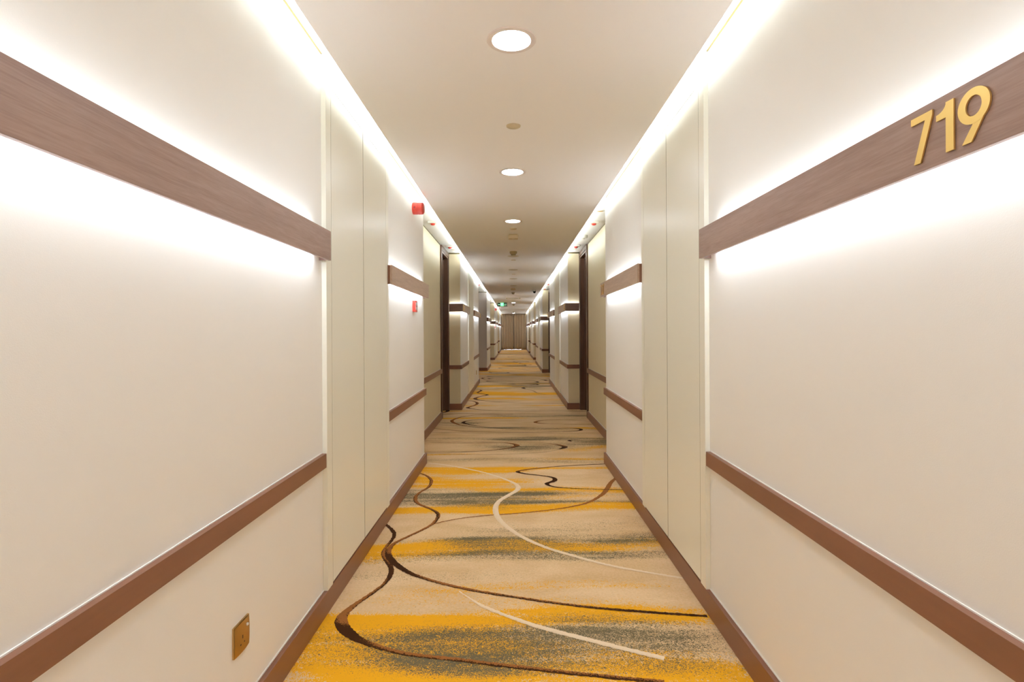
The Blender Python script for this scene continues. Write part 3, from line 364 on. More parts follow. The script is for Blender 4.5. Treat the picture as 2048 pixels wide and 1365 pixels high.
# ---------------------------------------------------------------- floor
def gauss_band(x, y, bnd):
    k, x0, y0, x1, y1, h, a = bnd
    t = (x - x0) / (x1 - x0); tc = min(1, max(0, t))
    yc = y0 + (y1 - y0) * tc + 0.35 * h * math.sin(5 * x + y0 * 3)
    dy = (y - yc) / h
    if abs(dy) > 3: return 0
    over = max(0, abs(t - 0.5) - 0.5) * abs(x1 - x0)
    return a * math.exp(-abs(dy) ** 2.2 * 0.6) * math.exp(-(over / 0.28) ** 2)
rb = random.Random(3)
FAR = []
for i in range(90):
    y = 9.0 + 24.6 * rb.random()
    if y < 15 and rb.random() < 0.5: continue
    x0 = rb.uniform(-1.0, 0.3); FAR.append((rb.choice('yyg'), x0, y, x0 + rb.uniform(0.5, 1.6), y, rb.uniform(0.06, 0.16), rb.uniform(0.5, 0.9)))
for i in range(26):
    y = rb.uniform(-2.2, 1.7); x0 = rb.uniform(-1.0, 0.3); FAR.append((rb.choice('yg'), x0, y, x0 + rb.uniform(0.5, 1.6), y, rb.uniform(0.04, 0.1), rb.uniform(0.6, 1.0)))
ALLB = BANDS + FAR
nx = 53; X0, X1 = -1.15, 1.15
ys = []; y = BACK
while y < 9: ys.append(y); y += 0.016
while y < END + 0.6: ys.append(y); y += 0.035
ys.append(END + 0.6)
verts = []; yy = []; gg = []
for y in ys:
    near = [b for b in ALLB if abs(y - (b[2] + b[4]) / 2) < abs(b[2] - b[4]) / 2 + 4 * b[5]]
    for i in range(nx):
        x = X0 + (X1 - X0) * i / (nx - 1)
        a = g = 0
        for b in near:
            q = gauss_band(x, y, b)
            if q:
                if b[0] == 'y': a = a + q
                else: g = g + q
        verts.append((x, y, 0)); yy.append(min(1.0, a)); gg.append(min(0.66, g * 0.62))
faces = [(j * nx + i, j * nx + i + 1, (j + 1) * nx + i + 1, (j + 1) * nx + i) for j in range(len(ys) - 1) for i in range(nx - 1)]
mi = [0] * len(faces); tone = [0.0] * len(verts)
def addv(p, t): verts.append(p); yy.append(0); gg.append(0); tone.append(t); return len(verts) - 1
def addf(f, m): faces.append(f); mi.append(m)
# lobby floor and depth below the pile
q = [addv((-4.2, LOBBY[0] - 0.3, 0), 0), addv((X0, LOBBY[0] - 0.3, 0), 0), addv((X0, LOBBY[1] + 0.3, 0), 0), addv((-4.2, LOBBY[1] + 0.3, 0), 0)]
addf(q, 0)
rj = random.Random(5)
lift = 0
def ribbon(kind, pts):
    global lift
    lift += 1
    z = 0.0012 + 0.00004 * lift
    base = {'b': 0.0105, 'w': 0.0115, 'g': 0.010}[kind]; mt = {'b': 1, 'w': 2, 'g': 3}[kind]
    P = [pts[0]]
    for a, b in zip(pts, pts[1:]):
        d = math.hypot(b[0] - a[0], b[1] - a[1]); step = 0.007 if min(a[1], b[1]) < 4.5 else 0.03
        n = max(1, int(d / step))
        for k in range(1, n + 1): P.append(tuple(a[i] + (b[i] - a[i]) * k / n for i in range(4)))
    prev = None; jag = 0.0022
    for i, (x, y, wd, dk) in enumerate(P):
        a = P[max(0, i - 3)]; b = P[min(len(P) - 1, i + 3)]
        tx, ty = b[0] - a[0], b[1] - a[1]; L = math.hypot(tx, ty) or 1; nx_, ny_ = -ty / L, tx / L
        if ny_ > 0: sgn = 1
        else: sgn = -1
        hw = base * wd
        if y > 4.5: hw *= 1.25
        if y > 7.5: hw *= 1.35
        j1, j2 = rj.uniform(-jag, jag), rj.uniform(-jag, jag)
        r = [addv((x + nx_ * (hw + j1), y + ny_ * (hw + j1), z), 0), addv((x, y, z), 0), addv((x - nx_ * (hw + j2), y - ny_ * (hw + j2), z), 0)]
        # the lower (nearer) edge of each line is woven darker
        tn = [0.25, 0.4, 0.72] if sgn > 0 else [0.72, 0.4, 0.25]
        for q_, t_ in zip(r, tn): tone[q_] = t_ + (dk - 0.35) * 0.75
        if prev: addf((prev[0], prev[1], r[1], r[0]), mt); addf((prev[1], prev[2], r[2], r[1]), mt)
        prev = r
for kind, pts in CURVES: ribbon(kind, pts)
# further meandering lines down the far end and behind the camera, same weave
for i in range(30):
    y = rj.uniform(11.5, 32.5) if i < 24 else rj.uniform(-2, 1.2); x = rj.uniform(-0.6, 0.6); s = rj.choice((-1, 1)); L = rj.uniform(0.5, 1.3)
    h = rj.uniform(0.12, 0.3)
    pts = []
    for k in range(17):
        a = math.pi * (k / 16 - 0.5)
        pts.append((x + s * (L * (math.cos(a)) - L * 0.5), y + h * math.sin(a) * (1 + 0.4 * math.cos(2 * a)), 0.5 + 1.2 * math.cos(a) ** 4, 0.4 + 0.4 * math.cos(a)))
    ribbon('b', pts)
me = bpy.data.meshes.new('floor'); me.from_pydata(verts, [], faces)
for k in ('carpet', 'line_b', 'line_w', 'line_g'): me.materials.append(M[k])
me.polygons.foreach_set('material_index', mi)
for nm, dat in (('amber', yy), ('grey', gg), ('tone', tone)):
    at = me.attributes.new(nm, 'FLOAT', 'POINT'); at.data.foreach_set('value', dat)
bm = bmesh.new(); bm.from_mesh(me)
for f in bm.faces:
    if f.normal.z < 0: f.normal_flip()
bm.to_mesh(me); bm.free()
fo = bpy.data.objects.new('floor', me); COL.objects.link(fo)
tag(fo, 'beige carpet with amber and grey speckled bands and winding brown lines', 'floor', kind='structure')
sub = MB().box(-4.3, 1.3, BACK - 0.1, END + 0.7, -0.12, -0.004).build('floor', M['gap']); tag(sub, 'floor slab under the patterned carpet', 'floor', kind='structure')

# ---------------------------------------------------------------- ceiling
gL, gR = -G[-1]['slab'], G[1]['slab']
o = MB().box(gL, gR, BACK, END, ZC, ZC + 0.012).build('ceiling', M['ceil']); tag(o, 'smooth beige dropped ceiling running down the middle of the corridor', 'ceiling', kind='structure')
o = MB().box(-1.3, 1.3, BACK - 0.1, END + 0.7, ZS, ZS + 0.06).box(-4.3, -1.3, LOBBY[0] - 0.3, LOBBY[1] + 0.3, ZS, ZS + 0.06).box(-0.45, 0.45, BACK, END, ZC + 0.0125, ZS - 0.0005).build('ceiling', M['soffit'])
tag(o, 'white soffit above the light coves along both walls', 'ceiling', kind='structure')
for sx, side in ((-1, 'left'), (1, 'right')):
    m_ = MB(); x = G[sx]['slab']
    y = BACK
    while y < END - 0.01:
        y2 = min(END, y + 0.55)
        inrun = any(a - 0.05 < (y + y2) / 2 < b + 0.05 for a, b in RUNS[sx])
        m_.box(sx * (x - 0.016), sx * (x - 0.002), y, y2, ZC + 0.0125, ZC + 0.0225, 0 if inrun else 1); y = y2
    o = m_.build('cove_led_strip', [M['cove'], M['covedim']])
    tag(o, 'warm white light strip hidden on the %s edge of the dropped ceiling' % side, 'light strip', 'cove light strips')

# ---------------------------------------------------------------- walls, skirtings, rails
def shell(sx, side):
    g = G[sx]; W, R = g['wall'], g['rec']; w = MB(); out = R + 0.20
    def wb(x0, x1, y0, y1, m=0):
        w.box(sx * x0, sx * x1, y0, y1, 0, ZW, m)
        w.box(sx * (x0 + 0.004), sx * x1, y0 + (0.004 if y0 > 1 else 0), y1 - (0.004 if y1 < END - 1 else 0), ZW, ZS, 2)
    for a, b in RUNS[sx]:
        wb(W, out, a, b)
        # return faces take a duller, yellower colour
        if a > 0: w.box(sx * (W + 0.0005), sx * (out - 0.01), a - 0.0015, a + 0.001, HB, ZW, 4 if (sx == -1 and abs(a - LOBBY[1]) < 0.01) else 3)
    ends = RUNS[sx]
    for (a, b), (c, d) in zip(ends, ends[1:]):
        if sx == -1 and abs(b - LOBBY[0]) < 0.01: continue
        ds = [t[0] for t in DOORS[sx] if abs(t[1] - c) < 0.01][0]
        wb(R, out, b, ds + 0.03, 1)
        w.box(sx * (R + 0.14), sx * out, ds + 0.03, c, 0, ZS)          # closes the opening behind the door
    if sx == -1:
        w.box(-4.3, -out + 0.01, LOBBY[0] - 0.2, LOBBY[0], 0, ZS, 4); w.box(-4.3, -out + 0.01, LOBBY[1], LOBBY[1] + 0.2, 0, ZS, 4)
        w.box(-4.3, -4.1, LOBBY[0], LOBBY[1], 0, ZS, 4)
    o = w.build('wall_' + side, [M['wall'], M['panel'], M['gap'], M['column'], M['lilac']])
    tag(o, 'cream papered %s wall with stepped door recesses' % side, 'wall', kind='structure')

    # skirting
    s = MB(); t = 0.02; cb = MB()
    def sk(x0, x1, y0, y1): s.box(sx * x0, sx * x1, y0, y1, 0, HB)
    for a, b in RUNS[sx]:
        a2 = a - t if a > 0 else a; b2 = b + t if b < END else b
        sk(W - t, W, a2, b2)
        if a > 0: sk(W, (R + 0.03) if not (sx == -1 and abs(a - LOBBY[1]) < 0.01) else 4.1, a - t, a)
        if b < END: sk(W, R - t, b, b + t)
        segs = [a]
        for c, d in CABS[sx]:
            if a < c < b: segs += [c, d]
        segs.append(b)
        for k in range(0, len(segs), 2): cb.box(sx * (W - 0.004), sx * W, segs[k], segs[k + 1], HB, HB + 0.004)
    for (a, b), (c, d) in zip(ends, ends[1:]):
        if sx == -1 and abs(b - LOBBY[0]) < 0.01: continue
        ds = [q[0] for q in DOORS[sx] if abs(q[1] - c) < 0.01][0]
        sk(R - t, R, b, ds - 0.001); cb.box(sx * (R - 0.004), sx * R, b, ds - 0.001, HB, HB + 0.003)
    o = s.build('baseboard_' + side, M['rail'], bevel=0.002); tag(o, 'brown wooden skirting board along the %s wall' % side, 'skirting', kind='structure')
    c = cb.build('caulk_line', M['caulk'], o); c['label'] = 'thin white caulk line'
shell(-1, 'left'); shell(1, 'right')
# end walls
w = MB()
for x0, x1 in ((-1.2, -0.66), (0.66, 1.2)): w.box(x0, x1, END + 0.12, END + 0.3, 0, ZS)
w.box(-0.66, 0.66, END + 0.12, END + 0.3, 2.12, ZS)
w.box(-1.2, -0.784, END, END + 0.12, 0, ZS); w.box(0.798, 1.2, END, END + 0.12, 0, ZS)
tag(w.build('wall_back', M['wall']), 'wall around the window behind the far curtains', 'wall', kind='structure')
tag(MB().box(-1.3, 1.3, BACK - 0.12, BACK, 0, ZS).build('wall_front', M['wall']), 'plain wall closing the corridor behind the viewer', 'wall', kind='structure')
wr = empty('window_1', (0, END + 0.2, 0)); tag(wr, 'tall window hidden behind the drawn curtains at the far end', 'window', kind='structure')
f = MB()
for x0, x1, z0, z1 in ((-0.66, -0.61, 0, 2.12), (0.61, 0.66, 0, 2.12), (-0.02, 0.02, 0, 2.12), (-0.61, 0.61, 0, 0.01), (-0.61, 0.61, 2.07, 2.12)):
    f.box(x0, x1, END + 0.17, END + 0.23, z0, z1)
a = f.build('window_frame', M['frame']); b = MB().box(-0.61, 0.61, END + 0.198, END + 0.204, 0.01, 2.07).build('window_pane', M['pane']); adopt(wr, a, b)

RZ0, RZ1 = 0.600, 0.657
ntrim = [0]
def rail(sx, y0, y1, label, wrap=False, rec=False):
    W = G[sx]['rec'] if rec else G[sx]['wall']; t = 0.02
    ntrim[0] += 1
    m_ = MB().box(sx * (W - t), sx * W, y0 - (t if wrap else 0), y1, RZ0, RZ1)
    if wrap: m_.box(sx * W, sx * (G[sx]['rec'] - 0.022), y0 - t, y0, RZ0, RZ1, 1)
    m_.box(sx * (W - 0.003), sx * W, y0, y1 - 0.002, RZ1, RZ1 + 0.003, 2)
    o = m_.build('trim_%d' % ntrim[0], [M['rail'], M['railx'], M['caulk']]); tag(o, label, 'chair rail', 'brown chair rails', 'structure')
rail(-1, BACK, 2.215, 'brown chair rail on the near left wall above the gold socket')
rail(-1, 3.336, 4.755, 'brown chair rail on the left wall below the red alarm')
rail(1, BACK, 2.213, 'brown chair rail on the near right wall under the 719 sign')
rail(1, 3.318, 4.735, 'brown chair rail on the right wall beyond the near cream cupboard')
rail(-1, 4.765, 7.19, 'brown chair rail in the first door recess on the left', rec=True)
rail(1, 4.745, 7.19, 'brown chair rail in the first door recess on the right', rec=True)
rail(-1, 8.0, 9.288, 'brown chair rail wrapping the first left column beyond the door', wrap=True)
rail(1, 8.0, 9.288, 'brown chair rail wrapping the first right column beyond the door', wrap=True)
rail(-1, 10.402, 12.2, 'short brown chair rail on the left just before the lilac lobby opening')
rail(1, 10.402, 12.1, 'short brown chair rail on the right opposite the lilac lobby opening')
rail(-1, 15.88, 18.1, 'short brown chair rail on the left just beyond the lilac wall')
rail(1, 15.1, 16.398, 'brown chair rail wrapping the second right column', wrap=True)
rail(1, 17.502, 19.7, 'brown chair rail on the right beyond the second column cupboard')
rail(-1, 21.9, 23.198, 'brown chair rail on the left column under the far red alarm', wrap=True)
rail(1, 21.9, 23.198, 'brown chair rail wrapping the third right column', wrap=True)
rail(-1, 24.302, 26.6, 'far left brown chair rail beyond the alarm column')
rail(1, 24.302, 26.2, 'far right brown chair rail beyond the third column')
rail(-1, 28.7, 29.998, 'farthest wrapped chair rail on the left near the curtains', wrap=True)
rail(1, 28.5, 29.798, 'farthest wrapped chair rail on the right near the curtains', wrap=True)

# ---------------------------------------------------------------- digits
def arc(cx, cy, rx, ry, a0, a1, n=18): return [(cx + rx * math.cos(math.radians(a0 + (a1 - a0) * k / n)), cy + ry * math.sin(math.radians(a0 + (a1 - a0) * k / n))) for k in range(n + 1)]
def digit_shapes(ch):
    """filled quads strips of one numeral in a box 0..w x 0..1 (h = 1); returns (width, list of polygons)"""
    s = 0.155
    if ch == '7': return 0.60, [[(0, 1), (0, 0.855), (0.40, 0.855), (0.60, 0.90), (0.60, 1)], [(0.40, 0.8555), (0.085, 0), (0.27, 0), (0.60, 0.8995)]]
    if ch == '1':
        return 0.44, [[(0.44, 1), (0.44, 0), (0.245, 0), (0.245, 1)], [(0.2445, 1), (0.2445, 0.70), (0.0, 0.70), (0.0, 0.82)] + arc(0.0, 1.0, 0.25, 0.18, -90, -2, 8)[1:]]
    if ch in '96':
        o = arc(0.33, 0.665, 0.33, 0.335, 0, 360, 40); i = arc(0.33, 0.665, 0.165, 0.19, 0, 360, 40)
        P = [[o[k], o[k + 1], i[k + 1], i[k]] for k in range(40)]
        P.append([(0.652, 0.60), (0.28, 0.0), (0.085, 0.0), (0.36, 0.40), (0.49, 0.56)])
        if ch == '6': P = [[(0.66 - u, 1 - v) for u, v in p] for p in P]
        return 0.66, P
    if ch == '5':
        o = arc(0.27, 0.32, 0.34, 0.32, -150, 120, 24); i = arc(0.27, 0.32, 0.18, 0.17, -150, 120, 24)
        P = [[o[k], o[k + 1], i[k + 1], i[k]] for k in range(24)]
        P += [[(0.08, 1), (0.56, 1), (0.56, 0.85), (0.08, 0.85)], [(0.08, 0.8495), (0.235, 0.8495), (0.18, 0.47), (0.02, 0.47)]]
        return 0.62, P
    if ch == '4': return 0.66, [[(0.38, 1), (0.54, 1), (0.54, 0), (0.38, 0)], [(0, 0.34), (0, 0.2), (0.3795, 0.2), (0.3795, 0.34)], [(0.5405, 0.34), (0.5405, 0.2), (0.66, 0.2), (0.66, 0.34)], [(0, 0.3405), (0.155, 0.3405), (0.3795, 0.72), (0.3795, 1)]]
    if ch == '3':
        P = []
        for cy, ry, a0, a1 in ((0.73, 0.27, 150, -90), (0.29, 0.29, 90, -150)):
            o = arc(0.3, cy, 0.3, ry, a0, a1, 20); i = arc(0.3, cy, 0.15, ry - 0.14, a0, a1, 20)
            P += [[o[k], o[k + 1], i[k + 1], i[k]] for k in range(20)]
        return 0.6, P
def digits(root, sx, X, y_first, z0, h, text, thick=0.003, gap=0.18):
    """numerals on a board facing the corridor; y_first = where the first character starts"""
    u = 0.0; dirn = 1 if sx < 0 else -1     # reading direction along Y for someone facing the wall
    for ch in text:
        wd, polys = digit_shapes(ch)
        if ch in '96': wd *= 1.09; polys = [[(p[0] * 1.09, p[1]) for p in P] for P in polys]
        m_ = MB()
        for qi, P in enumerate(polys):
            thick_ = thick - (0.0003 if (ch in '96' and qi == 40) else 0)
            pts = [(X - sx * 0.0, y_first + dirn * (u + p[0]) * h, z0 + p[1] * h) for p in P]
            n = len(pts)
            a = [(x - sx * 0.001, y, z) for x, y, z in pts]; b = [(x - sx * (0.001 + thick_), y, z) for x, y, z in pts]
            m_.add(a + b, [tuple(range(n)), tuple(range(n, 2 * n))[::-1]] + [(k, (k + 1) % n, (k + 1) % n + n, k + n) for k in range(n)])
        o = m_.build('number_digit', M['gold']); adopt(root, o); o['label'] = 'gold numeral %s' % ch
        u += wd + gap * 0.55

# ---------------------------------------------------------------- wall lights
SZ0, SZ1 = 1.440, 1.558; PR = 0.046
def wall_light(sx, y0, y1, label, wrap=False, number=None, ny=None, capstart=True, pale=False):
    W = G[sx]['wall']; X = W - PR; t = 0.012
    root = empty('wall_light', (sx * W, (y0 + y1) / 2, SZ0)); tag(root, label, 'wall light', 'long wooden wall lights')
    fy = y0 - PR if wrap else y0
    bm_ = MB().box(sx * X, sx * (X + t), fy, y1, SZ0, SZ1)
    parts = [bm_.build('front_board', M['board2' if pale else 'board'], bevel=0.0008)]
    e = MB().box(sx * (X + t), sx * W, y1 - 0.008, y1, SZ0 + 0.001, SZ1 - 0.001); parts.append(e.build('end_cap', M['boardx']))
    if not wrap: parts.append(MB().box(sx * (X + t), sx * W, y0, y0 + 0.008, SZ0 + 0.001, SZ1 - 0.001).build('end_cap', M['railx']))
    segs = []
    a = (y0 - PR + t) if wrap else y0 + 0.09; b = y1 - 0.09
    n = max(1, int((b - a) / 0.6))
    for nm, z0, z1, mt in (('lower_diffuser', SZ0 + 0.018, SZ0 + 0.022, 'down'), ('upper_diffuser', SZ1 - 0.022, SZ1 - 0.018, 'up')):
        d = MB()
        for k in range(n): d.box(sx * (X + t + 0.001), sx * (W - 0.001), a + (b - a) * k / n, a + (b - a) * (k + 1) / n, z0, z1)
        parts.append(d.build(nm, M[mt]))
    back = MB().box(sx * (X + t + 0.004), sx * (W - 0.0005), a, b, SZ0 + 0.023, SZ1 - 0.023); parts.append(back.build('housing', M['boardx']))
    if wrap:
        R = G[sx]['rec'] - 0.022
        parts.append(MB().box(sx * (X + t), sx * R, y0 - PR, y0 - PR + t, SZ0, SZ1).build('return_board', M['boardx'], bevel=0.0008))
        for nm, z0, z1, mt in (('lower_diffuser', SZ0 + 0.018, SZ0 + 0.022, 'down'), ('upper_diffuser', SZ1 - 0.022, SZ1 - 0.018, 'up')):
            parts.append(MB().box(sx * (W - 0.001), sx * (R - 0.004), y0 - PR + t + 0.001, y0 - 0.0025, z0, z1).build(nm, M[mt]))
    adopt(root, *parts)
    if number: digits(root, sx, sx * X, ny, SZ0 + 0.015, 0.087, number)
    return root
wall_light(-1, BACK + 0.01, 2.207, 'long brown wooden wall light nearest on the left, no room number')
wall_light(1, BACK + 0.01, 2.207, 'long brown wooden wall light nearest on the right, carrying gold 719', number='719', ny=1.0237)
wall_light(-1, 3.312, 4.745, 'pale oak wall light on the left between red alarm and call point', pale=True)
wall_light(1, 3.305, 4.725, 'pale oak wall light on the right with gold 717 at its far end', number='717', ny=4.685, pale=True)
wall_light(-1, 8.0, 9.26, 'wall light wrapping the first left column just beyond the open door recess', True, '716', 7.975, pale=True)
wall_light(1, 8.0, 9.26, 'wall light wrapping the first right column beside the dark door', True, '715', 8.145, pale=True)
wall_light(-1, 10.40, 12.19, 'short wall light on the left just before the lilac lobby opening', False, '714', 11.95, pale=True)
wall_light(1, 10.40, 12.09, 'short wall light on the right just before the second dark door', False, '713', 12.05, pale=True)
wall_light(-1, 15.89, 18.09, 'small wall light on the left directly beyond the lilac wall')
wall_light(1, 15.1, 16.39, 'wall light wrapping the second right column below the ceiling camera', True)
wall_light(1, 17.5, 19.69, 'small wall light on the right between second and third columns')
wall_light(-1, 21.9, 23.19, 'wall light wrapping the left column under the far red alarm', True)
wall_light(1, 21.9, 23.19, 'wall light wrapping the third right column', True)
wall_light(-1, 24.3, 26.59, 'tiny wall light on the left between the last two columns')
wall_light(1, 24.3, 26.19, 'tiny wall light on the right between the last two columns')
wall_light(-1, 28.7, 29.99, 'wall light wrapping the last left column by the curtains', True)
wall_light(1, 28.5, 29.79, 'wall light wrapping the last right column by the curtains', True)
wall_light(-1, 31.1, END - 0.15, 'farthest wall light on the left touching the curtains')
wall_light(1, 30.9, END - 0.15, 'farthest wall light on the right touching the curtains')

# ---------------------------------------------------------------- flush cream cupboards
CABL = {(-1, 0): 'tall cream flush cupboard between the two nearest left wall lights', (1, 0): 'tall cream flush cupboard between the two nearest right wall lights',
        (-1, 1): 'cream flush cupboard on the left just before the lilac lobby', (1, 1): 'cream flush cupboard on the right between the two dark doors',
        (-1, 2): 'far cream cupboard on the left beyond the red alarm column', (1, 2): 'cream cupboard on the right beyond the second column',
        (-1, 3): 'farthest cream cupboard on the left near the curtains', (1, 3): 'cream cupboard on the right beyond the third column', (1, 4): 'farthest cream cupboard on the right near the curtains'}
for sx in (-1, 1):
    for i, (a, b) in enumerate(CABS[sx]):
        W = G[sx]['wall']; X = W - 0.0195; st = 0.062
        root = empty('service_cupboard', (sx * W, (a + b) / 2, HB)); tag(root, CABL[(sx, i)], 'cupboard', 'cream flush cupboards')
        top = 2.180
        f = MB()
        f.box(sx * X, sx * (W - 0.0005), a, a + st, HB + 0.0005, ZW); f.box(sx * X, sx * (W - 0.0005), b - st, b, HB + 0.0005, ZW)
        f.box(sx * X, sx * (W - 0.0005), a + st, b - st, top, ZW)
        fr = f.build('cupboard_frame', M['cab'])
        bk = MB().box(sx * (W - 0.004), sx * (W - 0.0006), a + st, b - st, HB + 0.0005, top).build('cupboard_back', M['cabseam'])
        mid = (a + b) / 2; gp = 0.0026
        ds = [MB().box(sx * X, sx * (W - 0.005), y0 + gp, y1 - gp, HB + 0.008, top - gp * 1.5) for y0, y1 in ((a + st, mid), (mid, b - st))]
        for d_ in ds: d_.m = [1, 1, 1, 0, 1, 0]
        ds = [d_.build('cupboard_door', [M['cab'], M['cabedge_shade']], bevel=0.0006) for d_ in ds]
        adopt(root, fr, bk, *ds)

# ---------------------------------------------------------------- room doors (seen almost edge on)
nd_ = 0
DL = {(-1, 0): 'dark walnut door in the first left recess', (1, 0): 'dark walnut door in the first right recess', (-1, 1): 'far left door before the red alarm column',
      (1, 1): 'dark door in the second right recess', (1, 2): 'door in the third right recess', (-1, 2): 'last door on the left', (1, 3): 'last door on the right'}
for sx in (-1, 1):
    for i, (a, b) in enumerate(DOORS[sx]):
        nd_ += 1; R = G[sx]['rec']; b = b - 0.001
        root = empty('door_%d' % nd_, (sx * R, (a + b) / 2, 0)); tag(root, DL[(sx, i)], 'door', kind='structure')
        c = MB()
        zt = ZS - 0.012
        for y0, y1 in ((a, a + 0.06), (b - 0.06, b)):
            c.box(sx * (R - 0.02), sx * R, y0, y1, 0, zt); 
        c.box(sx * (R - 0.02), sx * R, a + 0.06, b - 0.06, zt - 0.06, zt)
        # stepped moulding and jambs
        c.box(sx * (R - 0.012), sx * (R + 0.135), a + 0.034, a + 0.075, 0, zt - 0.02); c.box(sx * (R - 0.012), sx * (R + 0.135), b - 0.075, b - 0.0005, 0, zt - 0.02)
        c.box(sx * (R - 0.012), sx * (R + 0.135), a + 0.075, b - 0.075, zt - 0.085, zt - 0.05)
        c.box(sx * (R + 0.05), sx * (R + 0.135), b - 0.095, b - 0.075, 0, zt - 0.085); c.box(sx * (R + 0.05), sx * (R + 0.085), a + 0.075, a + 0.09, 0, zt - 0.085)
        c.box(sx * (R + 0.05), sx * (R + 0.085), a + 0.09, b - 0.095, zt - 0.10, zt - 0.0855)
        fr = c.build('door_frame', M['casing'], bevel=0.002)
        lf = MB().box(sx * (R + 0.09), sx * (R + 0.13), a + 0.078, b - 0.097, 0.006, zt - 0.088).build('door_leaf', M['door'])
        h = MB()
        Mx = Matrix.Translation((sx * (R + 0.089), a + 0.14, 1.086)) @ Matrix.Rotation(-sx * math.pi / 2, 4, 'Y')
        h.lathe([(0.026, 0), (0.026, 0.006), (0.009, 0.008), (0.009, 0.055)], 20, Mx)
        h.box(sx * (R + 0.028), sx * (R + 0.042), a + 0.13, a + 0.26, 1.077, 1.095)
        hd = h.build('door_handle', M['gold']); adopt(root, fr, lf); adopt(root, hd)
        hd.parent = lf; hd.matrix_parent_inverse = lf.matrix_parent_inverse.copy(); hd.matrix_parent_inverse = Matrix.Translation(-Vector(root.location)) @ Matrix.Identity(4)
        hd.matrix_parent_inverse = Matrix.Identity(4)

# ---------------------------------------------------------------- ceiling fittings (z = underside they hang from)
def downlight_proto():
    r = empty('downlight', (0, 0, 0))
    a = MB().lathe([(0.070, -0.0005), (0.072, -0.004), (0.090, -0.004), (0.093, 0.0), (0.070, 0.0)], 48).build('trim_ring', M['ring'], r)
    b = MB().lathe([(0.0, -0.002), (0.0695, -0.002), (0.0695, -0.0005)], 48).build('lamp_disc', M['disc'], r)
    return r
dl = downlight_proto(); G1 = 'lit round downlights'
for i, (y, lab) in enumerate(((2.02, 'largest lit round downlight, nearest in the ceiling'), (3.69, 'lit round downlight, second from the camera'),
                              (5.34, 'lit round downlight, third from the camera, just before the white box'), (20.6, 'small lit downlight beside the green exit sign'), (32.6, 'farthest lit downlight just before the curtains'))):
    o = dl if i == 0 else copy_tree(dl, (0, 0, 0)); o.location = (-0.003, y, ZC); tag(o, lab, 'downlight', G1)
for y in (0.2,):  # unseen extra lamp overhead, kept because it adds light
    o = copy_tree(dl, (-0.003, y, ZC)); tag(o, 'extra lit downlight overhead, unseen outside the picture, kept for its light', 'downlight', G1)
# unlit downlights
r = empty('unlit_downlight', (0, 7.82, ZC))
MB().lathe([(0.066, -0.001), (0.068, -0.004), (0.080, -0.004), (0.083, 0.0), (0.066, 0.0)], 40).build('trim_ring', M['cream'], r)
MB().lathe([(0.0, -0.0018), (0.0655, -0.0018), (0.0655, -0.0003)], 40).build('lamp_disc', M['off'], r)
un = r
for i, (y, lab) in enumerate(((7.82, 'unlit round downlight just behind the smoke detector'), (9.57, 'unlit round downlight, second beyond the smoke detector'),
                              (11.2, 'unlit round downlight, third beyond the smoke detector'), (12.9, 'unlit round downlight before the far boxes'), (18.8, 'unlit round downlight beyond the ceiling grille'))):
    o = un if i == 0 else copy_tree(un, (0, 0, 0)); o.location = (-0.003, y, ZC); tag(o, lab, 'downlight', 'unlit round downlights')
# sprinkler cover plates
sp = MB().lathe([(0.0, -0.006), (0.034, -0.006), (0.037, -0.004), (0.038, 0.0)], 36).build('sprinkler_cover', M['cream'])
for i, (y, x, lab) in enumerate(((2.864, 0.004, 'small round sprinkler cover between the two nearest lit downlights'), (5.74, 0.0, 'small round sprinkler cover between the third lit downlight and the white box'),
                                 (8.25, 0.0, 'small dark-looking sprinkler cover behind the smoke detector'), (10.3, 0.003, 'small sprinkler cover between unlit downlights'))):
    o = sp if i == 0 else sp.copy()
    if i: COL.objects.link(o)
    o.location = (x, y, ZC); tag(o, lab, 'sprinkler cover', 'round sprinkler covers')
# surface box
r = empty('emergency_light_box', (0, 6.1, ZC)); tag(r, 'small off-white rectangular box on the ceiling beyond the third lit downlight', 'ceiling box', 'ceiling boxes')
MB().box(-0.045, 0.045, -0.05, 0.05, -0.006, -0.0002).build('mounting_plate', M['beige'], r)
MB().box(-0.056, 0.056, -0.056, 0.056, -0.046, -0.006).build('box_body', M['cream'], r, bevel=0.009)
MB().lathe([(0.0, -0.050), (0.012, -0.050), (0.014, -0.0455)], 16).build('indicator_lens', M['off'], r)
o = copy_tree(r, (-0.01, 13.7, ZC)); tag(o, 'small far ceiling box between the unlit downlight and far detector', 'ceiling box', 'ceiling boxes')
# smoke detector
r = empty('smoke_detector', (0, 7.38, ZC)); tag(r, 'beige domed smoke detector nearest on the middle ceiling', 'smoke detector', 'ceiling smoke detectors')
MB().lathe([(0.050, 0), (0.051, -0.010), (0.049, -0.022), (0.038, -0.036), (0.030, -0.040)], 36).build('detector_base', M['beige'], r)
c = MB().lathe([(0.028, -0.0395), (0.028, -0.048), (0.024, -0.054), (0.0, -0.055)], 30)
c.build('sensor_cap', M['beige'], r)
v = MB()
for k in range(14):
    a = 2 * math.pi * k / 14; x, y = 0.0285 * math.cos(a), 0.0285 * math.sin(a); v.box(x - 0.003, x + 0.003, y - 0.003, y + 0.003, -0.048, -0.041)
v.build('vent_slots', M['dark'], r)
for y, x, lab in ((15.1, -0.01, 'smoke detector before the far ceiling grille'), (21.8, 0, 'smoke detector just behind the small lit downlight by the exit sign'), (30.2, 0, 'farthest smoke detector before the curtains')):
    o = copy_tree(r, (x, y, ZC)); tag(o, lab, 'smoke detector', 'ceiling smoke detectors')
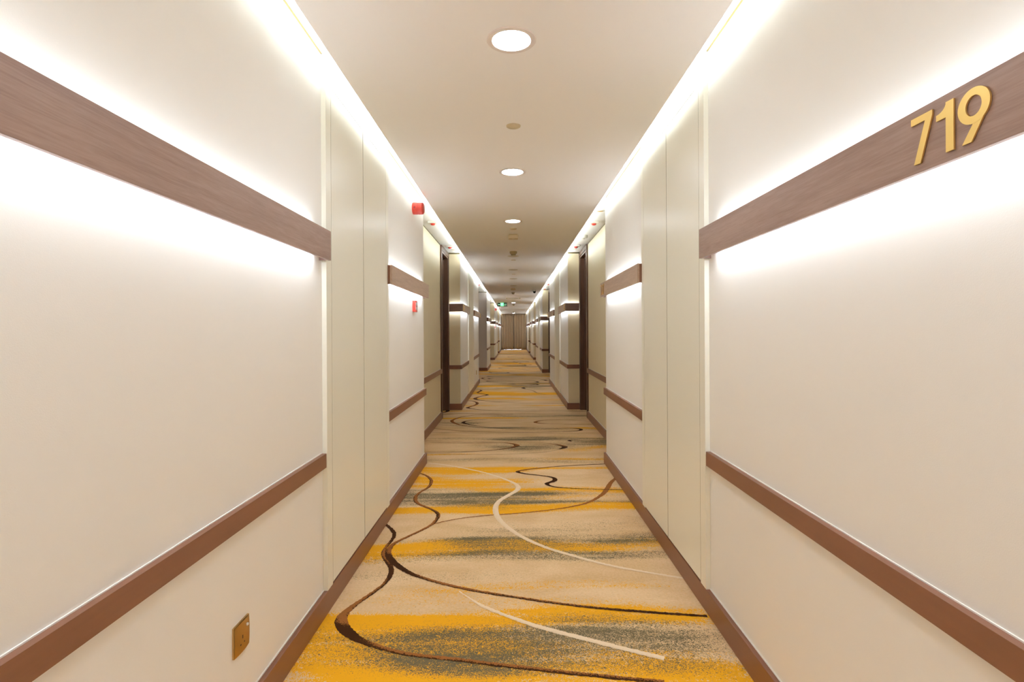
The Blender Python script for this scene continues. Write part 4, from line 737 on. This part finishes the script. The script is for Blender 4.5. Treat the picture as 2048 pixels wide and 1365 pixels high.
# grille / access bar
r = empty('ceiling_vent', (-0.01, 17.7, ZC)); tag(r, 'slim pale ceiling vent with dark ends across the far ceiling', 'ceiling vent')
MB().box(-0.19, 0.19, -0.06, 0.06, -0.012, -0.0002).build('vent_cover', M['cream'], r, bevel=0.002)
MB().box(-0.23, -0.191, -0.06, 0.06, -0.026, -0.0002).build('end_bracket', M['beige'], r, bevel=0.002)
MB().box(0.191, 0.23, -0.06, 0.06, -0.026, -0.0002).build('end_bracket', M['beige'], r, bevel=0.002)
# dome camera
r = empty('dome_camera', (0.545, 14.35, ZC)); tag(r, 'small ceiling camera with black dome on the right side of the ceiling', 'camera')
MB().lathe([(0.052, 0), (0.052, -0.012), (0.046, -0.03), (0.034, -0.034)], 30).build('camera_base', M['white'], r)
MB().lathe([(0.036, -0.0335), (0.037, -0.05), (0.030, -0.068), (0.016, -0.078), (0.0, -0.081)], 30, Matrix.Translation((0.006, 0, 0))).build('camera_dome', M['black'], r)
# exit sign
r = empty('exit_sign', (-0.423, 20.0, 2.06)); tag(r, 'green and black illuminated exit sign hanging from the ceiling', 'exit sign')
MB().box(-0.198, 0.198, 0.0, 0.028, 0.0, 0.150).build('sign_case', M['ring'], r, bevel=0.002)
for x in (-0.14, 0.14): MB().box(x - 0.003, x + 0.003, 0.01, 0.016, 0.150, 0.17).build('hanging_rod', M['ring'], r)
MB().box(-0.172, 0.172, -0.002, 0.0, 0.014, 0.138).build('sign_panel', M['sign_black'], r)
s = MB(); s.box(-0.062, 0.062, -0.004, -0.002, 0.016, 0.136); s.build('running_figure_panel', M['sign_green'], r)
Q = Matrix.Rotation(math.pi / 2, 4, 'X')
fg = MB()
fg.lathe([(0.011, 0.004), (0.011, 0.006)], 16, Matrix.Translation((0.008, 0, 0.118)) @ Q)
def limb(m_, a, b, w_):
    d = Vector((b[0] - a[0], b[1] - a[1])); n = Vector((-d.y, d.x)).normalized() * w_ / 2
    m_.prism([(a[0] + n.x, a[1] + n.y), (a[0] - n.x, a[1] - n.y), (b[0] - n.x, b[1] - n.y), (b[0] + n.x, b[1] + n.y)], 0.0041, 0.006, Q)
for a, b, w_ in (((0.004, 0.104), (-0.004, 0.068), 0.022), ((0.002, 0.1), (-0.024, 0.092), 0.009), ((-0.024, 0.092), (-0.036, 0.076), 0.008), ((0.006, 0.098), (0.026, 0.082), 0.009),
                 ((-0.002, 0.07), (-0.028, 0.05), 0.012), ((-0.028, 0.05), (-0.018, 0.024), 0.010), ((-0.004, 0.07), (0.018, 0.05), 0.012), ((0.018, 0.05), (0.042, 0.044), 0.010)): limb(fg, a, b, w_)
fg.build('running_figure', M['sign_pale'], r)
ar = MB(); ar.prism([(-0.15, 0.07), (-0.118, 0.095), (-0.118, 0.045)], 0.002, 0.004, Q); ar.prism([(-0.1175, 0.078), (-0.078, 0.078), (-0.078, 0.062), (-0.1175, 0.062)], 0.002, 0.004, Q)
ar.build('arrow', M['sign_pale'], r)
def text(body, size, loc, parent, m, name):
    cu = bpy.data.curves.new(name, 'FONT'); cu.body = body; cu.size = size; cu.extrude = 0.0006; cu.align_x = 'CENTER'; cu.resolution_u = 2
    t = bpy.data.objects.new(name, cu); COL.objects.link(t)
    bpy.context.view_layer.update(); dg = bpy.context.evaluated_depsgraph_get()
    me = bpy.data.meshes.new_from_object(t.evaluated_get(dg)); bpy.data.objects.remove(t)
    me.transform(Matrix.Translation(loc) @ Q); me.materials.clear(); me.materials.append(m)
    o = bpy.data.objects.new(name, me); COL.objects.link(o); o.parent = parent; return o
text('\u5b89\u5168\u51fa\u53e3', 0.026, (0.117, -0.0027, 0.078), r, M['sign_pale'], 'sign_lettering')
text('EXIT', 0.036, (0.117, -0.0027, 0.036), r, M['sign_pale'], 'sign_lettering')

# ---------------------------------------------------------------- fittings on the recess soffits
def beacon():
    r = empty('door_beacon', (0, 0, 0))
    MB().box(-0.048, 0.048, -0.048, 0.048, -0.02, -0.0002).build('beacon_plate', M['white'], r, bevel=0.003)
    MB().lathe([(0.026, -0.0195), (0.026, -0.026), (0.016, -0.036), (0.0, -0.038)], 24).build('beacon_lens', M['red'], r)
    return r
bc = beacon()
for i, (x, y, lab) in enumerate(((-0.845, 5.73, 'white and red warning light on the left soffit, nearest, behind the red alarm'), (-0.856, 7.35, 'white and red warning light on the left soffit above the door'),
                                 (0.856, 5.78, 'white and red warning light on the right soffit, nearest'), (0.847, 7.35, 'white and red warning light on the right soffit above the door'),
                                 (-0.85, 13.3, 'tiny warning light on the left soffit at the lilac lobby opening'), (0.85, 13.3, 'tiny warning light on the right soffit before the second door'), (0.85, 14.75, 'tiny warning light on the right soffit above the second door'))):
    o = bc if i == 0 else copy_tree(bc, (0, 0, 0)); o.location = (x, y, ZS); tag(o, lab, 'warning light', 'warning lights on the recess soffits')
def spot():
    r = empty('recess_spotlight', (0, 0, 0))
    MB().lathe([(0.030, -0.001), (0.032, -0.005), (0.040, -0.004), (0.042, 0.0), (0.030, 0.0)], 36).build('trim_ring', M['white'], r)
    MB().lathe([(0.0, -0.0025), (0.029, -0.0045), (0.0295, -0.0005)], 30).build('reflector', M['gold'], r)
    return r
st_ = spot()
for i, (x, y, lab) in enumerate(((0.84, 5.25, 'small gold unlit spotlight in the right soffit, nearest'), (-0.84, 7.68, 'small gold unlit spotlight in the left soffit over the door'), (0.85, 7.68, 'small gold unlit spotlight in the right soffit over the door'))):
    o = st_ if i == 0 else copy_tree(st_, (0, 0, 0)); o.location = (x, y, ZS); tag(o, lab, 'spotlight', 'gold spotlights in the soffits')
def wdet():
    r = empty('round_detector', (0, 0, 0))
    MB().lathe([(0.052, 0), (0.052, -0.018), (0.046, -0.032), (0.036, -0.036), (0.0, -0.037)], 36).build('detector_base', M['white'], r)
    MB().lathe([(0.013, -0.0365), (0.013, -0.046), (0.0, -0.052)], 20).build('sensor_cap', M['white'], r)
    return r
wd_ = wdet()
for i, (x, y, lab) in enumerate(((0.85, 6.6, 'white round detector on the right soffit between two red warning lights'), (0.85, 14.1, 'white round detector on the right soffit near the second door'), (0.85, 20.6, 'white round detector on the right soffit of the third recess'))):
    o = wd_ if i == 0 else copy_tree(wd_, (0, 0, 0)); o.location = (x, y, ZS); tag(o, lab, 'detector', 'white round soffit detectors')

# ---------------------------------------------------------------- things on the left wall
def sounder(x, y, z, lab, d=1.0):
    r = empty('alarm_sounder', (x, y, z)); tag(r, lab, 'alarm', 'red alarm sounders')
    Mx = Matrix.Rotation(math.pi / 2, 4, 'Y')
    MB().lathe([(0.0445, 0.0002), (0.047, 0.006), (0.047, 0.040), (0.0445, 0.042)], 44, Mx).build('sounder_base', M['red'], r)
    MB().lathe([(0.0445, 0.0421), (0.047, 0.044), (0.047, 0.074), (0.036, 0.086), (0.030, 0.086)], 44, Mx).build('sounder_body', M['red'], r)
    g_ = MB()
    g_.lathe([(0.0298, 0.0862), (0.022, 0.084), (0.0, 0.084)], 30, Mx)
    for k in range(20):
        a = 2 * math.pi * k / 20; Mk = Mx @ Matrix.Rotation(a, 4, 'Z') @ Matrix.Translation((0.0415, 0, 0.0795)) @ Matrix.Rotation(math.radians(42), 4, 'Y')
        g_.add([Mk @ Vector(p) for p in ((-0.006, -0.002, -0.001), (0.006, -0.002, -0.001), (0.006, 0.002, -0.001), (-0.006, 0.002, -0.001), (-0.006, -0.002, 0.0012), (0.006, -0.002, 0.0012), (0.006, 0.002, 0.0012), (-0.006, 0.002, 0.0012))],
               [(0,3,2,1),(4,5,6,7),(0,1,5,4),(1,2,6,5),(2,3,7,6),(3,0,4,7)])
    g_.build('sound_grille', M['redd'], r)
    k_ = MB().lathe([(0.009, 0.0), (0.009, 0.003), (0.006, 0.0035), (0.0, 0.002)], 20, Matrix.Translation((0.02, -0.0455, 0.0)) @ Matrix.Rotation(math.pi / 2, 4, 'X')); k_.build('knockout_plug', M['redd'], r)
    return r
sounder(-G[-1]['wall'], 4.265, 2.115, 'red round fire alarm sounder high on the near left wall')
s2 = sounder(-G[-1]['wall'], 22.6, 2.06, 'tiny red fire alarm sounder far down the left wall below the exit sign')
def callpoint(y, z, lab):
    x = -G[-1]['wall']
    r = empty('call_point', (x, y, z)); tag(r, lab, 'call point', 'red fire call points')
    MB().box(0.0002, 0.024, -0.044, 0.044, -0.044, 0.044).build('call_case', M['red'], r, bevel=0.003)
    MB().box(0.024, 0.0262, -0.033, 0.033, -0.028, 0.03).build('break_glass', M['glass'], r)
    MB().box(0.0262, 0.0270, -0.02, 0.02, -0.006, 0.006).build('press_mark', M['redd'], r)
callpoint(4.265, 1.349, 'red fire call point below the pale left wall light')
callpoint(22.6, 1.32, 'tiny far red fire call point on the left wall')
def socket(x, y, z, lab, switch=True):
    r = empty('wall_socket', (x, y, z)); tag(r, lab, 'socket', 'gold wall sockets')
    # slightly domed square plate
    n = 8; vs_ = []; fs_ = []
    for i in range(n + 1):
        for j in range(n + 1):
            u, v = i / n * 2 - 1, j / n * 2 - 1
            h_ = 0.0055 + 0.0035 * (1 - u * u) * 1 + 0.0015 * (1 - v * v)
            vs_.append((h_, u * 0.0428, v * 0.0428))
    for i in range(n):
        for j in range(n): a = i * (n + 1) + j; fs_.append((a, a + n + 1, a + n + 2, a + 1))
    m_ = MB().add(vs_, fs_, 0, True); m_.box(0.0002, 0.0054, -0.0428, 0.0428, -0.0428, 0.0428)
    m_.build('socket_plate', M['goldp'], r)
    hh = MB(); hh.box(0.0098, 0.0106, -0.006, -0.002, -0.004, 0.006)
    hh.box(0.0093, 0.0102, -0.0165, -0.0115, -0.0195, -0.0155).box(0.0093, 0.0102, 0.0035, 0.0085, -0.0195, -0.0155)
    hh.build('pin_holes', M['dark'], r)
    MB().box(0.0085, 0.0135, 0.0185, 0.0255, 0.0195, 0.0262).build('rocker_switch', M['white'], r, bevel=0.0008)
socket(-G[-1]['wall'], 1.551, 0.286, 'square gold wall socket with white switch low on the near left wall')
socket(-G[-1]['wall'], 11.3, 0.30, 'tiny far gold socket low on the left wall before the lilac lobby')

# lobby lamp
o = copy_tree(dl, (-2.2, 14.0, ZS)); tag(o, 'downlight inside the side lobby on the left, out of view', 'downlight', G1)

# ---------------------------------------------------------------- curtains
def curtain(x0, x1, lab, seed):
    r = empty('curtain', ((x0 + x1) / 2, END - 0.06, 2.20)); tag(r, lab, 'curtain', 'pair of taupe curtains')
    rnd = random.Random(seed); nf = 5; n = 150; rows = 14; vs_ = []; fs_ = []
    ph = [rnd.uniform(-0.5, 0.5) for _ in range(nf + 2)]
    for j in range(rows + 1):
        t = j / rows; z = 2.185 - t * (2.185 - 0.04)
        for i in range(n + 1):
            s_ = i / n; f_ = s_ * nf; k = int(f_); pz = ph[k] * (1 - (f_ - k)) + ph[min(k + 1, nf)] * (f_ - k)
            amp = 0.050 + 0.012 * t
            a = 2 * math.pi * f_ + pz * (0.6 + 1.1 * t)
            y = END - 0.045 - (0.105 + 0.02 * t) * abs(math.sin(a / 2)) ** 0.9 - 0.012 * math.sin(a * 1.5 + 5 * pz)
            x = x0 + (x1 - x0) * s_ - 0.034 * math.sin(a) * min(1, 8 * s_, 8 * (1 - s_))
            vs_.append((x, y, z + (0.016 * math.sin(0.5 * a + pz * 6) if j == rows else 0)))
    for j in range(rows):
        for i in range(n): a = j * (n + 1) + i; fs_.append((a, a + 1, a + n + 2, a + n + 1))
    m_ = MB().add(vs_, fs_, 0, True); o = m_.build('curtain_cloth', M['curtain']); adopt(r, o)
    sd = o.modifiers.new('cloth', 'SOLIDIFY'); sd.thickness = 0.003
    h_ = MB().box(x0, x1, END - 0.081, END - 0.069, 2.186, 2.222).build('heading_tape', M['curtain']); adopt(r, h_)
curtain(-0.775, -0.012, 'left half of the taupe pleated curtains closing the far end', 4)
curtain(-0.002, 0.79, 'right half of the taupe pleated curtains closing the far end', 9)
